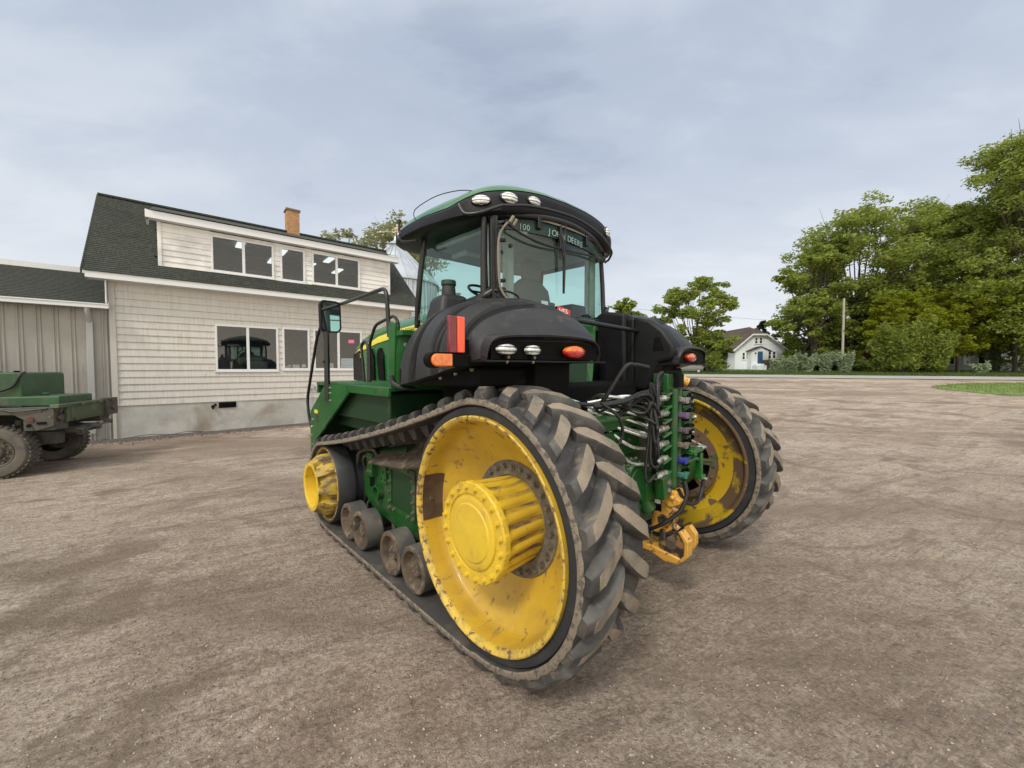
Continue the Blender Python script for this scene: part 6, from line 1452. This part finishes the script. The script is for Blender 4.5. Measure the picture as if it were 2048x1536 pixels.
SH(1612, 43.5, 704, 26, 43, LM['silver'], 3600, 'silvery shrub with spiky shoots at the right end of the row', GS)
SH(1650, 44, 703, 20, 44, LM['silver'], 2400, 'upright silvery shrub standing alone left of the utility pole', GS)
SH(1690, 43, 700, 26, 45, LM['silver'], 2600, 'greyish shrub at the foot of the utility pole', GS)
SH(1740, 44, 676, 26, 46, LM['red'], 2600, 'reddish brown leaved bush right of the utility pole')
SH(1800, 42, 636, 72, 47, LM['mid'], 13000, 'big rounded green bush in front of the low yellow green tree')
SH(1868, 41.5, 650, 50, 48, LM['mid'], 8500, 'green bush left of the grey roofed house')
SH(1745, 42.5, 712, 40, 49, LM['dark'], 3000, 'dark low bush below the reddish bush')
SH(1408, 46, 722, 16, 50, LM['ever'], 1500, 'dark round bush beside the parked car')
SH(1420, 45, 702, 22, 51, LM['silver'], 1700, 'pale shrub under the dark green tree')
SH(1960, 40, 722, 22, 52, LM['silver'], 1500, 'thin weedy shrub in front of the grey roofed house')
# ================================================================ WHITE HOUSE across the road
yh = 56.0; xh = at(1517, yh); bh = gh(xh, yh)-.02; S_ = yh/790
hz = lambda v: (738-v)*S_+1.55-bh
hs = empty('white_house', (xh, yh, bh), R_(0), 'small white house with dark brown roof and blue front door across the road', 'house')
def Hx(u): return (u-1517)*S_
def Hb(mb, name, mt, parent=hs, **k): return mb.build(name, mt, parent, **k)
wsd = mat('white_clapboard', (.76, .79, .83), .7, dirt=(.66, .69, .73), dsc=1.2, dr=(.55, .8))
q = MB(); z = 0.0; L0, R0 = Hx(1469), Hx(1568)
e_z, p_z = hz(697), hz(670)
def gw(z):   # half outline of the gable at height z
    if z <= e_z: return L0, R0
    t = (z-e_z)/(p_z-e_z); return L0+(Hx(1500)-L0)*t, R0+(Hx(1531)-R0)*t
while z < p_z-.02:
    z1 = min(z+.13, p_z); a, b = gw(z); c, d = gw(z1); q.add([(a, -.02, z), (b, -.02, z), (d, 0, z1), (c, 0, z1), (a, 0, z), (b, 0, z)], [(0, 1, 2, 3), (0, 4, 5, 1)]); z = z1
q.box((L0, .01, 0), (R0, 8.5, e_z)); Hb(q, 'wall', wsd, ang=0)
q = MB(); ov = .35
A = [(Hx(1464), hz(700)), (Hx(1500), hz(667.5)), (Hx(1530), hz(667)), (Hx(1567), hz(690)), ]
A = [(Hx(1463), e_z-.28), (Hx(1501), p_z+.10), (Hx(1529), p_z+.10), (Hx(1573), e_z-.28)]
ridge = (Hx(1515), hz(655)+.25)
yb = 8.8
q.add([(A[0][0], -ov, A[0][1]), (A[1][0], -ov, A[1][1]), (ridge[0], 2.2, ridge[1]), (ridge[0], yb, ridge[1]), (A[0][0], yb, A[0][1])], [(0, 1, 2, 3, 4)])
q.add([(A[3][0], -ov, A[3][1]), (A[2][0], -ov, A[2][1]), (ridge[0], 2.2, ridge[1]), (ridge[0], yb, ridge[1]), (A[3][0], yb, A[3][1])], [(0, 1, 2, 3, 4)])
q.add([(A[1][0], -ov, A[1][1]), (A[2][0], -ov, A[2][1]), (ridge[0], 2.2, ridge[1])], [(0, 1, 2)])
q.add([(A[3][0], yb, A[3][1]), (A[0][0], yb, A[0][1]), (ridge[0], yb, ridge[1])], [(0, 1, 2)])
Hb(q, 'roof', mat('brown_shingle', (.085, .062, .052), .95, c2=(.065, .048, .04), sc2=2, bump=.4, bsc=30), solid=.06)
q = MB()
for (a, b) in zip(A, A[1:]): q.add([(a[0], -ov-.05, a[1]-.19), (b[0], -ov-.05, b[1]-.19), (b[0], -ov-.05, b[1]+.02), (a[0], -ov-.05, a[1]+.02)], [(0, 1, 2, 3)])
Hb(q, 'rake_board', mat('bright_white', (.80, .80, .80), .5), solid=.05)
q = MB(); q.box((Hx(1537), 3.2, hz(668)), (Hx(1543), 3.65, hz(652))); Hb(q, 'chimney', mat('red_brick', (.16, .065, .045), .9))
dk = mat('dark_window', (.03, .035, .045), .08)
def hw(u0, u1, v0, v1, y=-.02, p=hs):
    f = MB(); x0, x1, z0, z1 = Hx(u0), Hx(u1), hz(v1), hz(v0); w_ = .12
    f.box((x0-w_, y-.07, z0-w_), (x0, y-.01, z1+w_)); f.box((x1, y-.07, z0-w_), (x1+w_, y-.01, z1+w_)); f.box((x0, y-.07, z0-w_), (x1, y-.01, z0)); f.box((x0, y-.07, z1), (x1, y-.01, z1+w_)); f.box((x0, y-.05, (z0+z1)/2-.03), (x1, y-.01, (z0+z1)/2+.03))
    o = Hb(f, 'window', M['white'], p); g = MB(); g.box((x0, y-.03, z0), (x1, y-.012, z1)); Hb(g, 'pane', dk, o)
hw(1508.2, 1512.6, 676.5, 687); hw(1517.3, 1521.8, 676, 686.8); hw(1483.5, 1488, 705.8, 718.5); hw(1491.5, 1493.5, 705.5, 718); hw(1535, 1540, 704, 716); hw(1544, 1549, 703.5, 716.5)
q = MB(); x0, x1 = Hx(1493), Hx(1527); zt = hz(702); zp = hz(695)
q.prism([(x0, 0), (x1, 0), (x1, zt), ((x0+x1)/2+.1, zp), (x0, zt)], 1, -1.0, -.03); po = Hb(q, 'porch', wsd)
q = MB(); c_ = (x0+x1)/2+.1
q.add([(x0-.2, -1.2, zt-.05), (c_, -1.2, zp+.08), (c_, -.02, zp+.08), (x0-.2, -.02, zt-.05)], [(0, 1, 2, 3)]); q.add([(x1+.45, -1.2, zt-.12), (c_, -1.2, zp+.08), (c_, -.02, zp+.08), (x1+.45, -.02, zt-.12)], [(0, 1, 2, 3)]); Hb(q, 'porch_roof', M['plasticin'], po, solid=.06)
q = MB(); q.box((Hx(1505.5), -1.06, hz(727)), (Hx(1515), -1.0, hz(703.5))); Hb(q, 'door', mat('blue_door', (.03, .10, .20), .5))
q = MB(); q.box((Hx(1495), -2.2, 0), (Hx(1513), -1.01, hz(731))); q.box((Hx(1496.5), -1.8, 0), (Hx(1512), -1.01, hz(728))); Hb(q, 'front_steps', wsd)
q = MB(); q.cyl((Hx(1501), -1.0, hz(707)), (Hx(1501), -1.12, hz(707)), .10, n=12); q.box((Hx(1500.3), -1.13, hz(708)), (Hx(1501.7), -1.0, hz(706))); Hb(q, 'wall_lamp', M['void'])
q = MB(); q.box((Hx(1515.5), -1.8, .2), (Hx(1527), -1.0, hz(720.5))); Hb(q, 'porch_railing', mat('weathered_wood', (.10, .08, .065), .9))
# small outbuilding, left
yo = 58; xo_ = at(1449, yo); ob = empty('garden_shed', (xo_, yo, gh(xo_, yo)), 0, 'low grey wooden garden shed left of the white house behind the trees', 'shed')
q = MB(); q.box((-.9, 0, 0), (.9, 2.5, 1.75)); q.build('wall', mat('grey_boards', (.20, .20, .19), .9, c2=(.15, .15, .14), sc2=4, stretch=(4, 4, .3)), ob)
q = MB(); q.prism([(-1.05, 1.7), (0, 2.3), (1.05, 1.7)], 1, -.2, 2.7); q.build('roof', mat('shed_roof', (.07, .07, .07), .9), ob)
q = MB(); q.box((-.45, -.03, .05), (.35, -.005, 1.5)); q.build('door', mat('shed_door', (.14, .14, .13), .9), ob)
# ================================================================ HOUSES behind the trees at the right
def far_house(u, y, w_, h1, name_lab, wallc, two):
    x = at(u, y); o = empty('house', (x, y, gh(x, y)), R_(-8), name_lab, 'house'); wm = mat('far_wall', wallc, .8, dirt=tuple(c*.8 for c in wallc), dsc=1, dr=(.55, .8)); q = MB(); q.box((-w_/2, 0, 0), (w_/2, 6, h1)); q.build('wall', wm, o)
    q = MB(); q.add([(-w_/2-.3, -.4, h1-.1), (w_/2+.3, -.4, h1-.1), (w_/2-.6, 3, h1+1.5), (-w_/2+.6, 3, h1+1.5), (-w_/2-.3, 6.4, h1-.1), (w_/2+.3, 6.4, h1-.1)], [(0, 1, 2, 3), (3, 2, 5, 4), (0, 3, 4), (1, 5, 2)]); q.build('roof', mat('grey_blue_roof', (.14, .17, .18), .8, c2=(.12, .14, .15), sc2=3), o, solid=.08)
    n = 4
    for i in range(n):
        xx_ = -w_/2+w_*(i+.5)/n
        for z_ in ((.9, 1.8),) if not two else ((.9, 1.8), (2.6, 3.4)):
            f = MB(); f.box((xx_-.34, -.05, z_[0]-.07), (xx_-.27, -.005, z_[1]+.07)); f.box((xx_+.27, -.05, z_[0]-.07), (xx_+.34, -.005, z_[1]+.07)); f.box((xx_-.27, -.05, z_[0]-.07), (xx_+.27, -.005, z_[0])); f.box((xx_-.27, -.05, z_[1]), (xx_+.27, -.005, z_[1]+.07)); wo = f.build('window', M['white'], o); f = MB(); f.box((xx_-.27, -.03, z_[0]), (xx_+.27, -.006, z_[1])); f.build('pane', dk, wo)
    return o
far_house(1945, 52, 6.6, 2.5, 'grey roofed house half hidden behind the trees', (.30, .33, .34), False)
far_house(1925, 59, 6.0, 4.0, 'taller pale house rising behind the grey roofed house', (.34, .37, .38), True)
o = far_house(2052, 50, 5.6, 3.9, 'pale blue grey house with white trim at the right edge', (.36, .41, .43), True)
q = MB(); q.box((-2.9, -1.6, 1.30), (2.9, -.0, 1.44)); q.box((-2.9, -1.62, 1.12), (2.9, -1.5, 1.24)); q.build('deck', M['white'], o)
# ================================================================ UTILITY POLE + WIRES
yp = 44; xp_ = at(1684, yp); bp_ = gh(xp_, yp)
up = empty('utility_pole', (xp_, yp, bp_), 0, 'pale wooden utility pole standing in front of the tall trees', 'pole')
q = MB(); hp_ = (738-598)/790*yp+1.55-bp_; q.cyl((0, 0, -.3), (-.05, 0, hp_), .13, .10, n=14); q.build('pole_shaft', mat('weathered_pole', (.36, .34, .30), .9, c2=(.28, .26, .23), sc2=5, stretch=(4, 4, .3)), up)
q = MB(); q.box((-.10, -.15, hp_*.55), (-.02, -.10, hp_*.58)); q.cyl((0, -.11, hp_*.8), (0, -.16, hp_*.8), .03); q.build('pole_bracket', M['cast'], up)
q = MB(); pa = Vector((at(1190, 75), 75, 0)); 
def wire(p, r, sag, nm, lab):
    p0, p1 = Vector(p), Vector(r); m_ = MB(); m_.tube([p0.lerp(p1, t)+Vector((0, 0, -sag*4*t*(1-t))) for t in np.linspace(0, 1, 24)], .018, n=4); o = m_.build(nm, M['hose']); tag(o, lab, 'wire', 'overhead wires across the road')
wire((at(1195, 75), 75, (738-610)/790*75+1.55), (at(1575, 75), 75, (738-643)/790*75+1.55), .3, 'overhead_wire', 'thin overhead wire crossing the sky above the white house')
wire((at(1900, 43), 43, (738-672)/790*43+1.55), (at(2120, 43), 43, (738-666)/790*43+1.55), .1, 'overhead_wire', 'pale overhead wire running past the yellow green trees at the right edge')
# ================================================================ PARKED CAR
yc = 43.0; xc = at(1372, yc); cb = gh(xc, yc)+.03
car = empty('parked_car', (xc, yc, cb), 0, 'silver grey hatchback car parked beyond the right black fender', 'car')
cp_ = mat('silver_car_paint', (.15, .155, .145), .3, .5, coat=.6); q = MB()
secs = [(-1.65, .30, .55, .50), (-1.60, .25, .70, .60), (-1.0, .22, .80, .66), (-.5, .22, .84, .68), (.6, .22, .86, .68), (1.2, .24, .84, .68), (1.55, .28, .80, .62), (1.62, .35, .70, .56)]
q.grid([[(x, -w_, z0), (x, -w_-.03, (z0+z1)*.5), (x, -w_, z1), (x, w_, z1), (x, w_+.03, (z0+z1)*.5), (x, w_, z0)] for x, z0, z1, w_ in secs], closeu=True); q.f.append(tuple(range(6))); q.m.append(0); q.f.append(tuple(len(q.v)-6+i for i in range(6))); q.m.append(0)
q.grid([[(x, -w_, z) for x, z, w_ in r_]+[(x, w_, z) for x, z, w_ in r_[::-1]] for r_ in ([(-.75, .83, .64), (-.2, 1.17, .52)], [(.9, .83, .64), (.9, 1.19, .52)], )] ) 
q.add([(-.72, -.64, .82), (1.50, -.64, .82), (1.15, -.54, 1.20), (-.15, -.54, 1.20), (-.72, .64, .82), (1.50, .64, .82), (1.15, .54, 1.20), (-.15, .54, 1.20)], [(0, 1, 2, 3), (4, 5, 6, 7), (3, 2, 6, 7), (0, 3, 7, 4), (1, 2, 6, 5)])
q.build('car_body', cp_, car, bevel=.03)
q = MB(); q.add([(-.55, -.645, .86), (.55, -.645, .86), (.55, -.57, 1.14), (-.1, -.57, 1.14)], [(0, 1, 2, 3)]); q.add([(.62, -.645, .86), (1.36, -.645, .86), (1.08, -.57, 1.14), (.62, -.57, 1.14)], [(0, 1, 2, 3)]); q.add([(1.50, -.5, .88), (1.50, .5, .88), (1.22, .45, 1.16), (1.22, -.45, 1.16)], [(0, 1, 2, 3)]); q.build('car_window', dk, car)
for x in (-1.05, 1.02):
    for sy in (-1, 1):
        q = MB(); q.cyl((x, sy*.52, .24), (x, sy*.70, .24), .24, n=28); wo = q.build('wheel', M['tyre'], car, bevel=.02); q = MB(); q.cyl((x, sy*.70, .24), (x, sy*.712, .24), .15, n=24); 
        for k in range(5): a = 2*math.pi*k/5; q.box((-.02, -.004, 0), (.02, .004, .15), M=Matrix.Translation((x, sy*.714, .24)) @ Matrix.Rotation(a, 4, 'Y'))
        q.build('rim', M['steel'], wo)
q = MB(); q.box((1.57, -.62, .62), (1.64, -.45, .72)); q.box((1.57, .45, .62), (1.64, .62, .72)); q.build('tail_light', M['redl'], car)
q = MB(); q.box((1.60, -.2, .48), (1.645, .2, .58)); q.build('bumper_plate', M['plasticin'], car)
